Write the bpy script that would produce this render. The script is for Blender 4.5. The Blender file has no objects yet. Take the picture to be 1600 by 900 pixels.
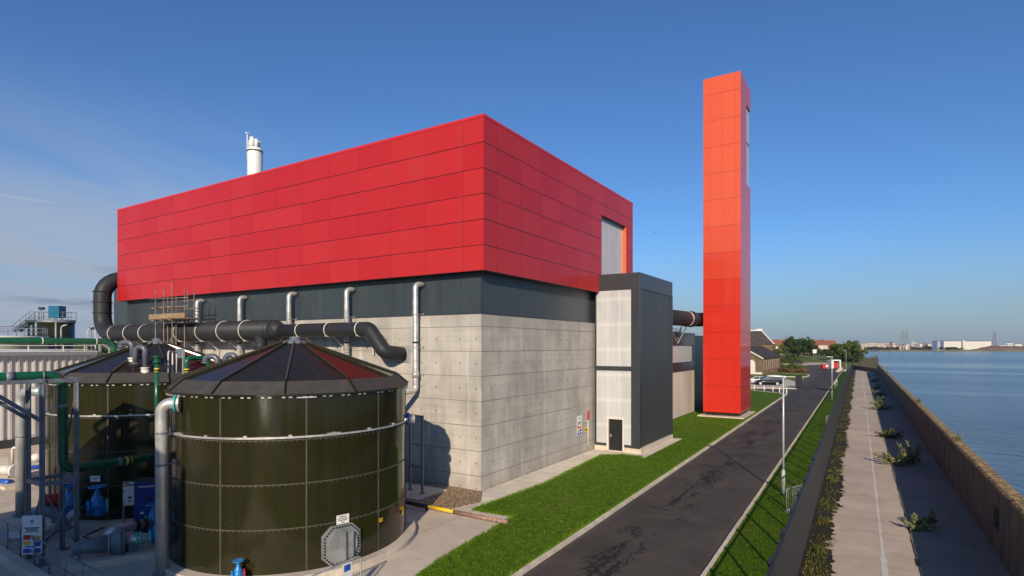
import bpy, bmesh, math, random
import numpy as np
from mathutils import Vector, Matrix
random.seed(7); np.random.seed(7)
scene = bpy.context.scene
R = math.radians
COL = scene.collection

# ------------------------------------------------------------------ camera
F = 894.0; EYE = 7.5; HOR = 540.0
TH = math.atan2(560, 894); CT, ST = math.cos(TH), math.sin(TH)
cd = bpy.data.cameras.new('camera'); cam = bpy.data.objects.new('camera', cd); COL.objects.link(cam)
cam.location = (0, 0, EYE); cam.rotation_euler = (R(90), 0, TH)
cd.sensor_width = 36; cd.lens = F / 1600 * 36; cd.shift_y = 90 / 1600
cd.clip_start = .1; cd.clip_end = 9000
scene.camera = cam

# ------------------------------------------------------------------ sky and sun
SUN_H = Vector((.44, -.898)).normalized(); SUN_EL = R(23.3)
world = bpy.data.worlds.new('World'); scene.world = world; world.use_nodes = True
wn = world.node_tree; wn.nodes.clear()
wo = wn.nodes.new('ShaderNodeOutputWorld'); wb = wn.nodes.new('ShaderNodeBackground')
sky = wn.nodes.new('ShaderNodeTexSky'); sky.sky_type = 'NISHITA'; sky.sun_disc = False
sky.sun_elevation = SUN_EL; sky.sun_rotation = math.atan2(SUN_H.x, SUN_H.y)
sky.altitude = 0; sky.air_density = 1.0; sky.dust_density = .6; sky.ozone_density = 2.2
wb.inputs['Strength'].default_value = .106
# thin cloud wisps low in the western (left) sky
tc = wn.nodes.new('ShaderNodeTexCoord')
def wmath(op, a, b=None, clamp=False):
    n = wn.nodes.new('ShaderNodeMath'); n.operation = op; n.use_clamp = clamp
    for i, v in enumerate((a, b)):
        if v is None: continue
        if isinstance(v, (int, float)): n.inputs[i].default_value = v
        else: wn.links.new(v, n.inputs[i])
    return n.outputs[0]
def wnoise(vec, sc, det, dist=0):
    n = wn.nodes.new('ShaderNodeTexNoise'); n.inputs['Scale'].default_value = sc
    n.inputs['Detail'].default_value = det; n.inputs['Roughness'].default_value = .55
    n.inputs['Distortion'].default_value = dist; wn.links.new(vec, n.inputs['Vector']); return n.outputs['Fac']
def wramp(f, a, b):
    n = wn.nodes.new('ShaderNodeMapRange'); n.interpolation_type = 'SMOOTHSTEP'
    n.inputs['From Min'].default_value = a; n.inputs['From Max'].default_value = b
    wn.links.new(f, n.inputs['Value']); return n.outputs[0]
sx = wn.nodes.new('ShaderNodeSeparateXYZ'); wn.links.new(tc.outputs['Generated'], sx.inputs[0])
zc = wmath('MAXIMUM', sx.outputs[2], .0)
den = wmath('ADD', zc, .10)
px_ = wmath('DIVIDE', sx.outputs[0], den); py_ = wmath('DIVIDE', sx.outputs[1], den)
cv = wn.nodes.new('ShaderNodeCombineXYZ')
wn.links.new(wmath('MULTIPLY', px_, 1.5), cv.inputs[0]); wn.links.new(wmath('MULTIPLY', py_, .5), cv.inputs[1])
n1 = wnoise(cv.outputs[0], .9, 7, .5)
westm = wramp(wmath('ADD', wmath('MULTIPLY', sx.outputs[0], -.97), wmath('MULTIPLY', sx.outputs[1], .22)), .78, 1.02)
zlow = wramp(sx.outputs[2], .40, .10)
veil = wmath('MULTIPLY', wmath('MULTIPLY', wramp(n1, .24, .58), westm), zlow)
# faint wisps elsewhere
n2 = wnoise(cv.outputs[0], .5, 8, .8)
veil2 = wmath('MULTIPLY', wmath('MULTIPLY', wramp(n2, .52, .85), wramp(sx.outputs[2], .5, .12)), .28)
# dark flat cloud streaks near the horizon, on the left
cs = wn.nodes.new('ShaderNodeCombineXYZ')
az = wmath('ARCTAN2', sx.outputs[0], sx.outputs[1])
wn.links.new(wmath('MULTIPLY', az, 4.2), cs.inputs[0]); wn.links.new(wmath('MULTIPLY', sx.outputs[2], 30), cs.inputs[1])
n3 = wnoise(cs.outputs[0], 1.0, 4, .3)
streak = wmath('MULTIPLY', wmath('MULTIPLY', wramp(n3, .5, .66), wramp(az, -.95, -1.2)), wmath('MULTIPLY', wramp(sx.outputs[2], .21, .12), wramp(sx.outputs[2], .01, .05)))
# one straight contrail
ct_ = wmath('SUBTRACT', wmath('SUBTRACT', sx.outputs[2], .188), wmath('MULTIPLY', wmath('ADD', az, 1.15), -.035))
n4 = wnoise(cs.outputs[0], 2.2, 3)
trail = wmath('MULTIPLY', wmath('MULTIPLY', wramp(wmath('ABSOLUTE', ct_), .003, .0003), wramp(az, -.99, -1.05)), wmath('MULTIPLY', wramp(n4, .38, .62), .2))
def wmix(f, a, b):
    n = wn.nodes.new('ShaderNodeMix'); n.data_type = 'RGBA'; wn.links.new(f, n.inputs[0])
    for k, v in ((6, a), (7, b)):
        if isinstance(v, tuple): n.inputs[k].default_value = v
        else: wn.links.new(v, n.inputs[k])
    return n.outputs[2]
vm = wn.nodes.new('ShaderNodeVectorMath'); vm.operation = 'MULTIPLY'; wn.links.new(sky.outputs[0], vm.inputs[0]); vm.inputs[1].default_value = (.50, .80, 1.17)
skyc = vm.outputs[0]
hz = wmath('MULTIPLY', wramp(sx.outputs[2], .20, -.03), .80)
c0 = wmix(hz, skyc, (2.95, 3.55, 4.02, 1))
c1 = wmix(wmath('MULTIPLY', veil, 1.0, True), c0, (3.6, 4.15, 5.2, 1))
c2 = wmix(veil2, c1, (2.6, 3.6, 5.0, 1))
c3 = wmix(wmath('MULTIPLY', streak, .7), c2, (1.7, 2.2, 3.3, 1))
c4 = wmix(trail, c3, (6, 6.2, 6.6, 1))
wn.links.new(c4, wb.inputs['Color']); wn.links.new(wb.outputs[0], wo.inputs[0])

sd = bpy.data.lights.new('sun', 'SUN'); sun = bpy.data.objects.new('sun', sd); COL.objects.link(sun)
sd.energy = 5.0; sd.angle = R(.5); sd.color = (1, .85, .66)
sdir = Vector((SUN_H.x * math.cos(SUN_EL), SUN_H.y * math.cos(SUN_EL), math.sin(SUN_EL)))
sun.rotation_euler = sdir.to_track_quat('Z', 'Y').to_euler(); sun.location = (30, -60, 40)
scene.view_settings.view_transform = 'Standard'; scene.view_settings.look = 'None'
scene.view_settings.exposure = 0.0; scene.view_settings.gamma = 1
scene.view_settings.use_curve_mapping = False
scene.cycles.max_bounces = 8; scene.cycles.diffuse_bounces = 3; scene.cycles.glossy_bounces = 4
scene.cycles.caustics_reflective = False; scene.cycles.caustics_refractive = False
scene.cycles.sample_clamp_indirect = 6

# ------------------------------------------------------------------ pixel -> place
def ray(px):
    d = (px - 800) / F
    return CT * d - ST, ST * d + CT
def G(px, py, z=0.0):
    d = (EYE - z) * F / (py - HOR); r = ray(px)
    return Vector((r[0] * d, r[1] * d, z))
def D(px, py, d):
    r = ray(px); return Vector((r[0] * d, r[1] * d, EYE + (HOR - py) * d / F))
def onY(px, Y, py=HOR):
    r = ray(px); d = Y / r[1]; return Vector((r[0] * d, Y, EYE + (HOR - py) * d / F))
def onX(px, X, py=HOR):
    r = ray(px); d = X / r[0]; return Vector((X, r[1] * d, EYE + (HOR - py) * d / F))
def RX(a, Y): return a - .0143 * Y

# ------------------------------------------------------------------ materials
class NT:
    def __init__(s, name):
        s.m = bpy.data.materials.new(name); s.m.use_nodes = True; s.t = s.m.node_tree; s.t.nodes.clear()
        s.out = s.t.nodes.new('ShaderNodeOutputMaterial')
    def put(s, inp, v):
        if isinstance(v, bpy.types.NodeSocket): s.t.links.new(v, inp)
        elif v is not None:
            if inp.type == 'RGBA' and len(v) == 3: v = (*v, 1)
            inp.default_value = v
    def n(s, typ, **ins):
        nd = s.t.nodes.new(typ)
        for k, v in ins.items(): s.put(nd.inputs[k.replace('_', ' ')], v)
        return nd
    def math(s, op, a, b=None, clamp=False):
        nd = s.t.nodes.new('ShaderNodeMath'); nd.operation = op; nd.use_clamp = clamp
        s.put(nd.inputs[0], a)
        if b is not None: s.put(nd.inputs[1], b)
        return nd.outputs[0]
    def mix(s, f, a, b, mode='MIX'):
        nd = s.t.nodes.new('ShaderNodeMix'); nd.data_type = 'RGBA'; nd.blend_type = mode
        s.put(nd.inputs[0], f); s.put(nd.inputs[6], a); s.put(nd.inputs[7], b); return nd.outputs[2]
    def step(s, v, a, b, lo=0., hi=1.):
        nd = s.t.nodes.new('ShaderNodeMapRange'); nd.interpolation_type = 'SMOOTHSTEP'
        s.put(nd.inputs['Value'], v); nd.inputs['From Min'].default_value = a; nd.inputs['From Max'].default_value = b
        nd.inputs['To Min'].default_value = lo; nd.inputs['To Max'].default_value = hi; return nd.outputs[0]
    def pos(s): return s.n('ShaderNodeNewGeometry').outputs['Position']
    def obj(s): return s.n('ShaderNodeTexCoord').outputs['Object']
    def sep(s, v):
        nd = s.n('ShaderNodeSeparateXYZ'); s.put(nd.inputs[0], v); return nd.outputs
    def comb(s, x, y, z):
        nd = s.n('ShaderNodeCombineXYZ')
        for i, v in enumerate((x, y, z)): s.put(nd.inputs[i], v)
        return nd.outputs[0]
    def scl(s, v, sc):
        nd = s.t.nodes.new('ShaderNodeMapping'); s.put(nd.inputs[0], v); nd.inputs['Scale'].default_value = sc; return nd.outputs[0]
    def noise(s, v, sc, det=4, rough=.55, dist=0):
        nd = s.n('ShaderNodeTexNoise', Scale=sc, Detail=det, Roughness=rough, Distortion=dist); s.put(nd.inputs['Vector'], v); return nd.outputs['Fac']
    def white(s, v):
        nd = s.t.nodes.new('ShaderNodeTexWhiteNoise'); nd.noise_dimensions = '3D'; s.put(nd.inputs['Vector'], v); return nd.outputs['Value']
    def near(s, c, period, off):
        # distance to the nearest line of a repeat, and the cell number
        q = s.math('DIVIDE', s.math('SUBTRACT', c, off), period)
        k = s.math('ROUND', q)
        return s.math('MULTIPLY', s.math('ABSOLUTE', s.math('SUBTRACT', q, k)), period), s.math('FLOOR', q)
    def line(s, c, period, off, hw):
        d, cell = s.near(c, period, off); return s.math('LESS_THAN', d, hw), cell
    def bump(s, h, st=.3, dist=.02, normal=None):
        nd = s.n('ShaderNodeBump', Strength=st, Distance=dist); s.put(nd.inputs['Height'], h)
        if normal: s.put(nd.inputs['Normal'], normal)
        return nd.outputs[0]
    def bsdf(s, base, rough=.5, metal=0., normal=None, spec=.5, coat=0., coat_rough=.1, **kw):
        nd = s.t.nodes.new('ShaderNodeBsdfPrincipled')
        s.put(nd.inputs['Base Color'], base); s.put(nd.inputs['Roughness'], rough); s.put(nd.inputs['Metallic'], metal)
        s.put(nd.inputs['Specular IOR Level'], spec); s.put(nd.inputs['Coat Weight'], coat); s.put(nd.inputs['Coat Roughness'], coat_rough)
        for k, v in kw.items(): s.put(nd.inputs[k.replace('_', ' ')], v)
        if normal: s.put(nd.inputs['Normal'], normal)
        s.t.links.new(nd.outputs[0], s.out.inputs[0]); return s.m

def sc3(c, k): return tuple(x * k for x in c)
def worn(name, c, rough=.45, metal=0., var=.25, sc=3., bump=.1, spec=.5, streak=False, coat=0., fine=40.):
    """painted or cast surface with mottling, dirt and slight roughness changes"""
    t = NT(name); p = t.obj()
    v = t.scl(p, (1, 1, .15)) if streak else p
    a = t.noise(v, sc, 5, .6); b = t.noise(p, sc * 7, 3)
    f = t.math('ADD', t.math('MULTIPLY', a, .7), t.math('MULTIPLY', b, .3))
    col = t.mix(t.step(f, .3, .7), sc3(c, 1 - var), sc3(c, 1 + var * .7))
    rg = t.math('ADD', rough - .08, t.math('MULTIPLY', a, .16), True)
    nm = t.bump(t.noise(p, fine, 3), bump, .004) if bump else None
    return t.bsdf(col, rg, metal, nm, spec, coat)

def m_concrete(name, axis):
    t = NT(name); P = t.pos(); x, y, z = t.sep(P)
    c = x if axis == 'x' else y
    per, off = (2.65, -17.8) if axis == 'x' else (2.65, 25.5)
    seamv, cell = t.line(c, per, off, .013); seamh, row = t.line(z, 1.29, .75, .015)
    dv, _ = t.near(c, per, off); hz_d, _ = t.near(z, 1.29, .75)
    # tie holes half a metre each side of the upright joints, mid height of each lift
    du = t.math('SUBTRACT', dv, .52); dz = t.math('SUBTRACT', hz_d, .645)
    hole = t.math('LESS_THAN', t.math('ADD', t.math('MULTIPLY', du, du), t.math('MULTIPLY', dz, dz)), .0015)
    hole = t.math('MULTIPLY', hole, t.math('LESS_THAN', z, 8.3))
    sh = t.math('MULTIPLY', seamh, t.math('LESS_THAN', z, 8.6))
    pan = t.white(t.comb(cell, row, 3.3))
    big = t.noise(t.scl(P, (1, 1, .6)), .55, 6, .62); mid = t.noise(t.scl(P, (2.2, 2.2, .28)), 1.3, 6, .65, .4)
    fine = t.noise(P, 14, 4, .6)
    pour = t.noise(t.scl(P, (.22, .22, 5.)), 1.0, 4, .6)
    f = t.math('ADD', t.math('ADD', t.math('MULTIPLY', big, .58), t.math('MULTIPLY', mid, .20)), t.math('ADD', t.math('MULTIPLY', fine, .14), t.math('MULTIPLY', pour, .16)))
    col = t.mix(t.step(f, .40, .70), (.31, .287, .252), (.56, .512, .445))
    col = t.mix(t.math('MULTIPLY', pan, .5), col, (.36, .335, .30))
    # pale leached strips beside joints
    leach = t.math('MULTIPLY', t.step(dv, .16, .0), t.step(mid, .45, .7))
    col = t.mix(t.math('MULTIPLY', leach, .8), col, (.72, .69, .63))
    col = t.mix(t.math('MULTIPLY', t.step(dv, .05, .02), t.step(big, .35, .65, .25, .8)), col, (.66, .63, .57))
    # dirt stain low down and under the band
    low = t.math('MULTIPLY', t.step(z, 1.0, .05), t.step(mid, .35, .65))
    col = t.mix(t.math('MULTIPLY', low, .4), col, (.27, .235, .19))
    hi = t.math('MULTIPLY', t.step(z, 8.2, 9.1), t.step(mid, .42, .62))
    col = t.mix(t.math('MULTIPLY', hi, .35), col, (.34, .30, .25))
    dark = t.math('MAXIMUM', t.math('MULTIPLY', seamv, .55), t.math('MAXIMUM', t.math('MULTIPLY', sh, t.step(big, .3, .7, .5, .85)), hole))
    col = t.mix(dark, col, (.075, .065, .055))
    h = t.math('SUBTRACT', t.math('MULTIPLY', fine, .25), dark)
    return t.bsdf(col, .85, 0, t.bump(h, .45, .02), .3)

def m_red(name, axis, base1, base2, per, off, vper, voff, rough=.09):
    """coated metal cassettes: dark joints, every panel set at a very slightly different tilt"""
    t = NT(name); P = t.pos(); x, y, z = t.sep(P)
    c = x if axis == 'x' else y
    lv, cell = t.line(c, per, off, .014); lh, row = t.line(z, vper, voff, .02)
    pan = t.white(t.comb(cell, row, 1.7)); pan2 = t.white(t.comb(cell, row, 5.1))
    grime = t.noise(t.scl(P, (1, 1, .3)), 1.1, 5, .6)
    col = t.mix(t.step(pan, 0, 1), base1, base2)
    col = t.mix(t.math('MULTIPLY', t.step(grime, .45, .8), .12), col, (.30, .10, .09))
    irr = t.noise(P, .8, 2)
    ln = t.math('MAXIMUM', t.math('MULTIPLY', lv, .6), t.math('MULTIPLY', lh, t.step(irr, .3, .5, .55, 1.)))
    col = t.mix(ln, col, (.035, .008, .008))
    ta = t.math('MULTIPLY', t.math('SUBTRACT', pan, .5), .012); tb = t.math('MULTIPLY', t.math('SUBTRACT', pan2, .5), .012)
    hgt = t.math('ADD', t.math('MULTIPLY', c, ta), t.math('MULTIPLY', z, tb))
    oil = t.math('MULTIPLY', t.noise(P, .55, 2), .012)
    nm = t.bump(t.math('ADD', hgt, oil), 1.0, 1.0)
    nm = t.bump(t.math('MULTIPLY', ln, -1), .5, .02, nm)
    return t.bsdf(col, .46, .18, nm, .2, .42, t.math('ADD', rough - .03, t.math('MULTIPLY', grime, .05)), Coat_IOR=1.42)

def m_clad(name, axis, c, per, off, rough=.35, vper=None):
    t = NT(name); P = t.pos(); x, y, z = t.sep(P)
    cc = x if axis == 'x' else y
    lv, cell = t.line(cc, per, off, .012)
    a = t.noise(t.scl(P, (1, 1, .2)), 1.2, 5, .6); pan = t.white(t.comb(cell, 2.2, 1.1))
    col = t.mix(t.step(a, .3, .7), sc3(c, .86), sc3(c, 1.12)); col = t.mix(t.math('MULTIPLY', pan, .2), col, sc3(c, 1.3))
    ln = t.math('MULTIPLY', lv, .7)
    if vper:
        l2, _ = t.line(z, vper[0], vper[1], .014); ln = t.math('MAXIMUM', ln, t.math('MULTIPLY', l2, .7))
    col = t.mix(ln, col, sc3(c, .35))
    nm = t.bump(t.math('ADD', t.math('MULTIPLY', ln, -.02), t.math('MULTIPLY', t.noise(P, .7, 2), .01)), .8, 1.0)
    return t.bsdf(col, t.math('ADD', rough - .05, t.math('MULTIPLY', a, .12)), 0, nm, .5)

def m_poly(name, axis, per, off, hper, hoff, hs=.2):
    """translucent multiwall sheet: flutes, sheet joints and the pale rails showing through"""
    t = NT(name); P = t.pos(); x, y, z = t.sep(P); c = x if axis == 'x' else y
    dv, cell = t.near(c, per, off); dh, _ = t.near(z, hper, hoff)
    fl = t.math('FRACT', t.math('MULTIPLY', c, 14))
    a = t.noise(t.scl(P, (1, 1, .25)), 1.4, 5, .6)
    col = t.mix(t.step(a, .3, .75), (.46, .455, .455), (.55, .54, .54))
    col = t.mix(t.math('MULTIPLY', fl, .12), col, (.45, .44, .44))
    col = t.mix(t.math('MULTIPLY', t.step(dh, .22, .03), hs), col, (.86, .85, .84))
    col = t.mix(t.math('MULTIPLY', t.step(dv, .05, .02), .3), col, (.84, .82, .79))
    return t.bsdf(col, .3, 0, t.bump(fl, .06, .01), .5)

def m_enamel(name, c, rough=.14, spec=.5):
    t = NT(name); P = t.obj(); x, y, z = t.sep(P)
    a = t.noise(t.scl(P, (2.5, 2.5, .12)), 1.5, 5, .6); b = t.noise(P, 3.5, 4)
    col = t.mix(t.step(a, .32, .7), sc3(c, .88), sc3(c, 1.15))
    chalk = t.math('MULTIPLY', t.step(a, .55, .8), t.step(b, .45, .7))
    col = t.mix(t.math('MULTIPLY', chalk, .12), col, (.14, .13, .10))
    spat = t.step(t.noise(P, 9, 3), .70, .76)
    col = t.mix(t.math('MULTIPLY', spat, .25), col, (.20, .19, .16))
    return t.bsdf(col, t.math('ADD', rough - .05, t.math('MULTIPLY', b, .09)), 0, t.bump(t.noise(P, 1.2, 3), .06, .05), spec)

def m_galv(name='galvanised', c=(.46, .46, .45), rough=.42, metal=.35):
    t = NT(name); P = t.obj()
    v = t.n('ShaderNodeTexVoronoi', Scale=22.); t.put(v.inputs['Vector'], P)
    a = t.noise(P, 2.5, 5); col = t.mix(t.step(a, .3, .7), sc3(c, .78), sc3(c, 1.15))
    g = t.math('MULTIPLY', t.sep(v.outputs['Color'])[0], .25); col = t.mix(g, col, sc3(c, .7))
    return t.bsdf(col, t.math('ADD', rough - .1, t.math('MULTIPLY', a, .25)), metal, t.bump(t.noise(P, 30, 2), .05, .003))

def m_grass(name, dry=.2):
    t = NT(name); P = t.pos()
    a = t.noise(P, .35, 5, .6); b = t.noise(P, 2.8, 5, .65); f = t.noise(P, 24, 4, .7)
    col = t.mix(t.step(b, .3, .7), (.048, .100, .004), (.100, .175, .007))
    col = t.mix(t.math('MULTIPLY', t.step(a, .5, .75), min(dry, 1)), col, (.16, .15, .04))
    if dry > .5: col = t.mix(t.step(b, .3, .7, .35, .85), col, (.17, .155, .06))
    col = t.mix(t.math('MULTIPLY', t.step(f, .45, .75), .45), col, (.10, .15, .03))
    return t.bsdf(col, .9, 0, t.bump(t.math('ADD', f, b), .9, .05), .08)
def m_blade(name, c1, c2, c3):
    t = NT(name); g = t.n('ShaderNodeNewGeometry'); r = g.outputs['Random Per Island']
    a = t.noise(g.outputs['Position'], .4, 3)
    col = t.mix(r, c1, c2); col = t.mix(t.math('MULTIPLY', t.step(a, .45, .65), .45), col, c3)
    return t.bsdf(col, .75, 0, None, .12)

def m_asphalt():
    t = NT('asphalt'); P = t.pos(); x, y, z = t.sep(P)
    a = t.noise(P, .35, 6, .6, .6); g = t.noise(P, 45, 3, .7); st = t.noise(t.scl(P, (1.0, .3, 1)), .8, 6, .68, .8)
    col = t.mix(t.step(a, .3, .7), (.056, .047, .042), (.088, .074, .065))
    col = t.mix(t.math('MULTIPLY', t.step(g, .5, .75), .5), col, (.10, .09, .082))
    # dark damp patches down the middle of the lane
    lane = t.math('ADD', x, t.math('MULTIPLY', y, .0143))
    cen = t.step(t.math('ABSOLUTE', t.math('ADD', lane, 7.4)), 1.5, .3)
    st2 = t.noise(t.scl(P, (1, .7, 1)), 5., 4, .7); st = t.math('ADD', t.math('MULTIPLY', st, .60), t.math('MULTIPLY', st2, .40)); damp = t.math('MULTIPLY', t.step(st, .525, .555), cen)
    far = t.math('MULTIPLY', t.step(st, .5, .62), t.step(y, 60, 95)); damp = t.math('MAXIMUM', damp, t.math('MULTIPLY', far, .7))
    col = t.mix(t.math('MULTIPLY', damp, .85), col, (.014, .012, .012))
    edge = t.step(t.math('ABSOLUTE', t.math('ADD', lane, 6.88)), 2.1, 2.5)
    col = t.mix(t.math('MULTIPLY', edge, t.math('MULTIPLY', t.noise(P, 2.2, 4), .7)), col, (.13, .11, .085))
    rg = t.math('SUBTRACT', .92, t.math('MULTIPLY', damp, .08))
    return t.bsdf(col, rg, 0, t.bump(g, .5, .01), .2)

def m_slab(name, c, per=None, off=0., axis='y', stains=.5, hw=.012):
    t = NT(name); P = t.pos(); x, y, z = t.sep(P); cc = y if axis == 'y' else x
    a = t.noise(P, .5, 6, .62); b = t.noise(t.scl(P, (.8, 1.3, 1)), 2.2, 6, .7); g = t.noise(P, 30, 3, .7)
    f = t.math('ADD', t.math('MULTIPLY', a, .7), t.math('MULTIPLY', b, .3))
    col = t.mix(t.step(f, .32, .7), sc3(c, .80), sc3(c, 1.12))
    col = t.mix(t.math('MULTIPLY', t.step(g, .5, .8), .35), col, sc3(c, .55))
    col = t.mix(t.math('MULTIPLY', t.step(t.noise(P, 1.6, 6, .7), .56, .72), stains), col, sc3(c, .42))
    h = g
    if per:
        q = t.math('ADD', cc, t.math('MULTIPLY', t.noise(P, 1.5, 2), .06))
        ln, cell = t.line(q, per, off, hw); pan = t.white(t.comb(cell, 1.3, 4.4))
        col = t.mix(t.math('MULTIPLY', pan, .32), col, sc3(c, .55)); col = t.mix(t.math('MULTIPLY', ln, .8), col, sc3(c, .2))
        h = t.math('SUBTRACT', g, ln)
    return t.bsdf(col, .88, 0, t.bump(h, .4, .012), .3)

def m_gravel(name, c):
    t = NT(name); P = t.pos()
    v = t.n('ShaderNodeTexVoronoi', Scale=13.); t.put(v.inputs['Vector'], P)
    r = t.sep(v.outputs['Color'])[0]
    col = t.mix(r, sc3(c, .5), sc3(c, 1.5)); col = t.mix(t.step(v.outputs['Distance'], .35, .6), col, sc3(c, .25))
    return t.bsdf(col, .85, 0, t.bump(v.outputs['Distance'], -.8, .06), .3)

def m_water():
    t = NT('river_water'); P = t.pos(); x, y, z = t.sep(P)
    big = t.noise(t.scl(P, (.35, 1, 1)), .05, 3, .5, .3)
    w1 = t.noise(t.scl(P, (.45, 1.0, 1)), .55, 4, .6, .4); w2 = t.noise(t.scl(P, (.6, 1, 1)), 2.4, 3, .6)
    slick = t.step(t.noise(t.scl(P, (.12, .9, 1)), .018, 4, .55, .5), .36, .60, .35, 1.)
    h = t.math('ADD', t.math('MULTIPLY', w1, .34), t.math('MULTIPLY', w2, .09)); h = t.math('MULTIPLY', h, slick)
    h = t.math('ADD', h, t.math('MULTIPLY', big, .25))
    col = t.mix(t.step(big, .3, .7), (.060, .085, .105), (.075, .10, .12))
    return t.bsdf(col, t.math('ADD', .10, t.math('MULTIPLY', slick, .12)), 0, t.bump(h, .8, 1.0), .5, IOR=1.33)

def m_wall():
    t = NT('river_wall_concrete'); P = t.pos(); x, y, z = t.sep(P)
    a = t.noise(t.scl(P, (1, 1.2, .5)), 1.3, 6, .7, .3); g = t.noise(P, 9, 4, .65)
    col = t.mix(t.step(a, .3, .7), (.095, .072, .050), (.20, .158, .110))
    col = t.mix(t.math('MULTIPLY', t.step(g, .45, .75), .4), col, (.09, .07, .05))
    ln, cell = t.line(y, 6.1, 3.0, .025); col = t.mix(t.math('MULTIPLY', ln, .8), col, (.04, .03, .025))
    lic = t.math('MULTIPLY', t.step(t.noise(P, 4, 5, .7), .42, .58), t.step(z, 2.2, 2.45))
    col = t.mix(t.math('MULTIPLY', lic, .8), col, (.55, .34, .10))
    return t.bsdf(col, .9, 0, t.bump(t.math('ADD', g, a), .5, .03), .25)

def m_brick(name, c, m=(.30, .27, .23), sc=1.0):
    t = NT(name); P = t.obj(); x, y, z = t.sep(P)
    u = t.math('ADD', x, y)
    b = t.t.nodes.new('ShaderNodeTexBrick'); t.put(b.inputs['Vector'], t.comb(u, z, 0.)); b.inputs['Scale'].default_value = 4.4 * sc
    b.inputs['Color1'].default_value = (*sc3(c, .7), 1); b.inputs['Color2'].default_value = (*sc3(c, 1.3), 1); b.inputs['Mortar'].default_value = (*m, 1)
    b.inputs['Mortar Size'].default_value = .02
    a = t.noise(P, .5, 5); col = t.mix(t.math('MULTIPLY', t.step(a, .4, .7), .45), b.outputs[0], sc3(c, .5))
    return t.bsdf(col, .9, 0, t.bump(t.noise(P, 8, 3), .3, .02), .3)
def m_tiles(name, c, per=.3):
    t = NT(name); P = t.obj(); x, y, z = t.sep(P)
    a = t.noise(P, .8, 6, .6); ln, k = t.line(z, per, 0., per * .12)
    w = t.white(t.comb(t.math('FLOOR', t.math('MULTIPLY', t.math('ADD', x, y), 3.)), t.math('FLOOR', t.math('DIVIDE', z, per)), .5))
    col = t.mix(t.step(a, .3, .7), sc3(c, .7), sc3(c, 1.25)); col = t.mix(t.math('MULTIPLY', w, .3), col, sc3(c, 1.6))
    col = t.mix(t.math('MULTIPLY', ln, .6), col, sc3(c, .4))
    return t.bsdf(col, .92, 0, t.bump(a, .3, .03), .12)

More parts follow.
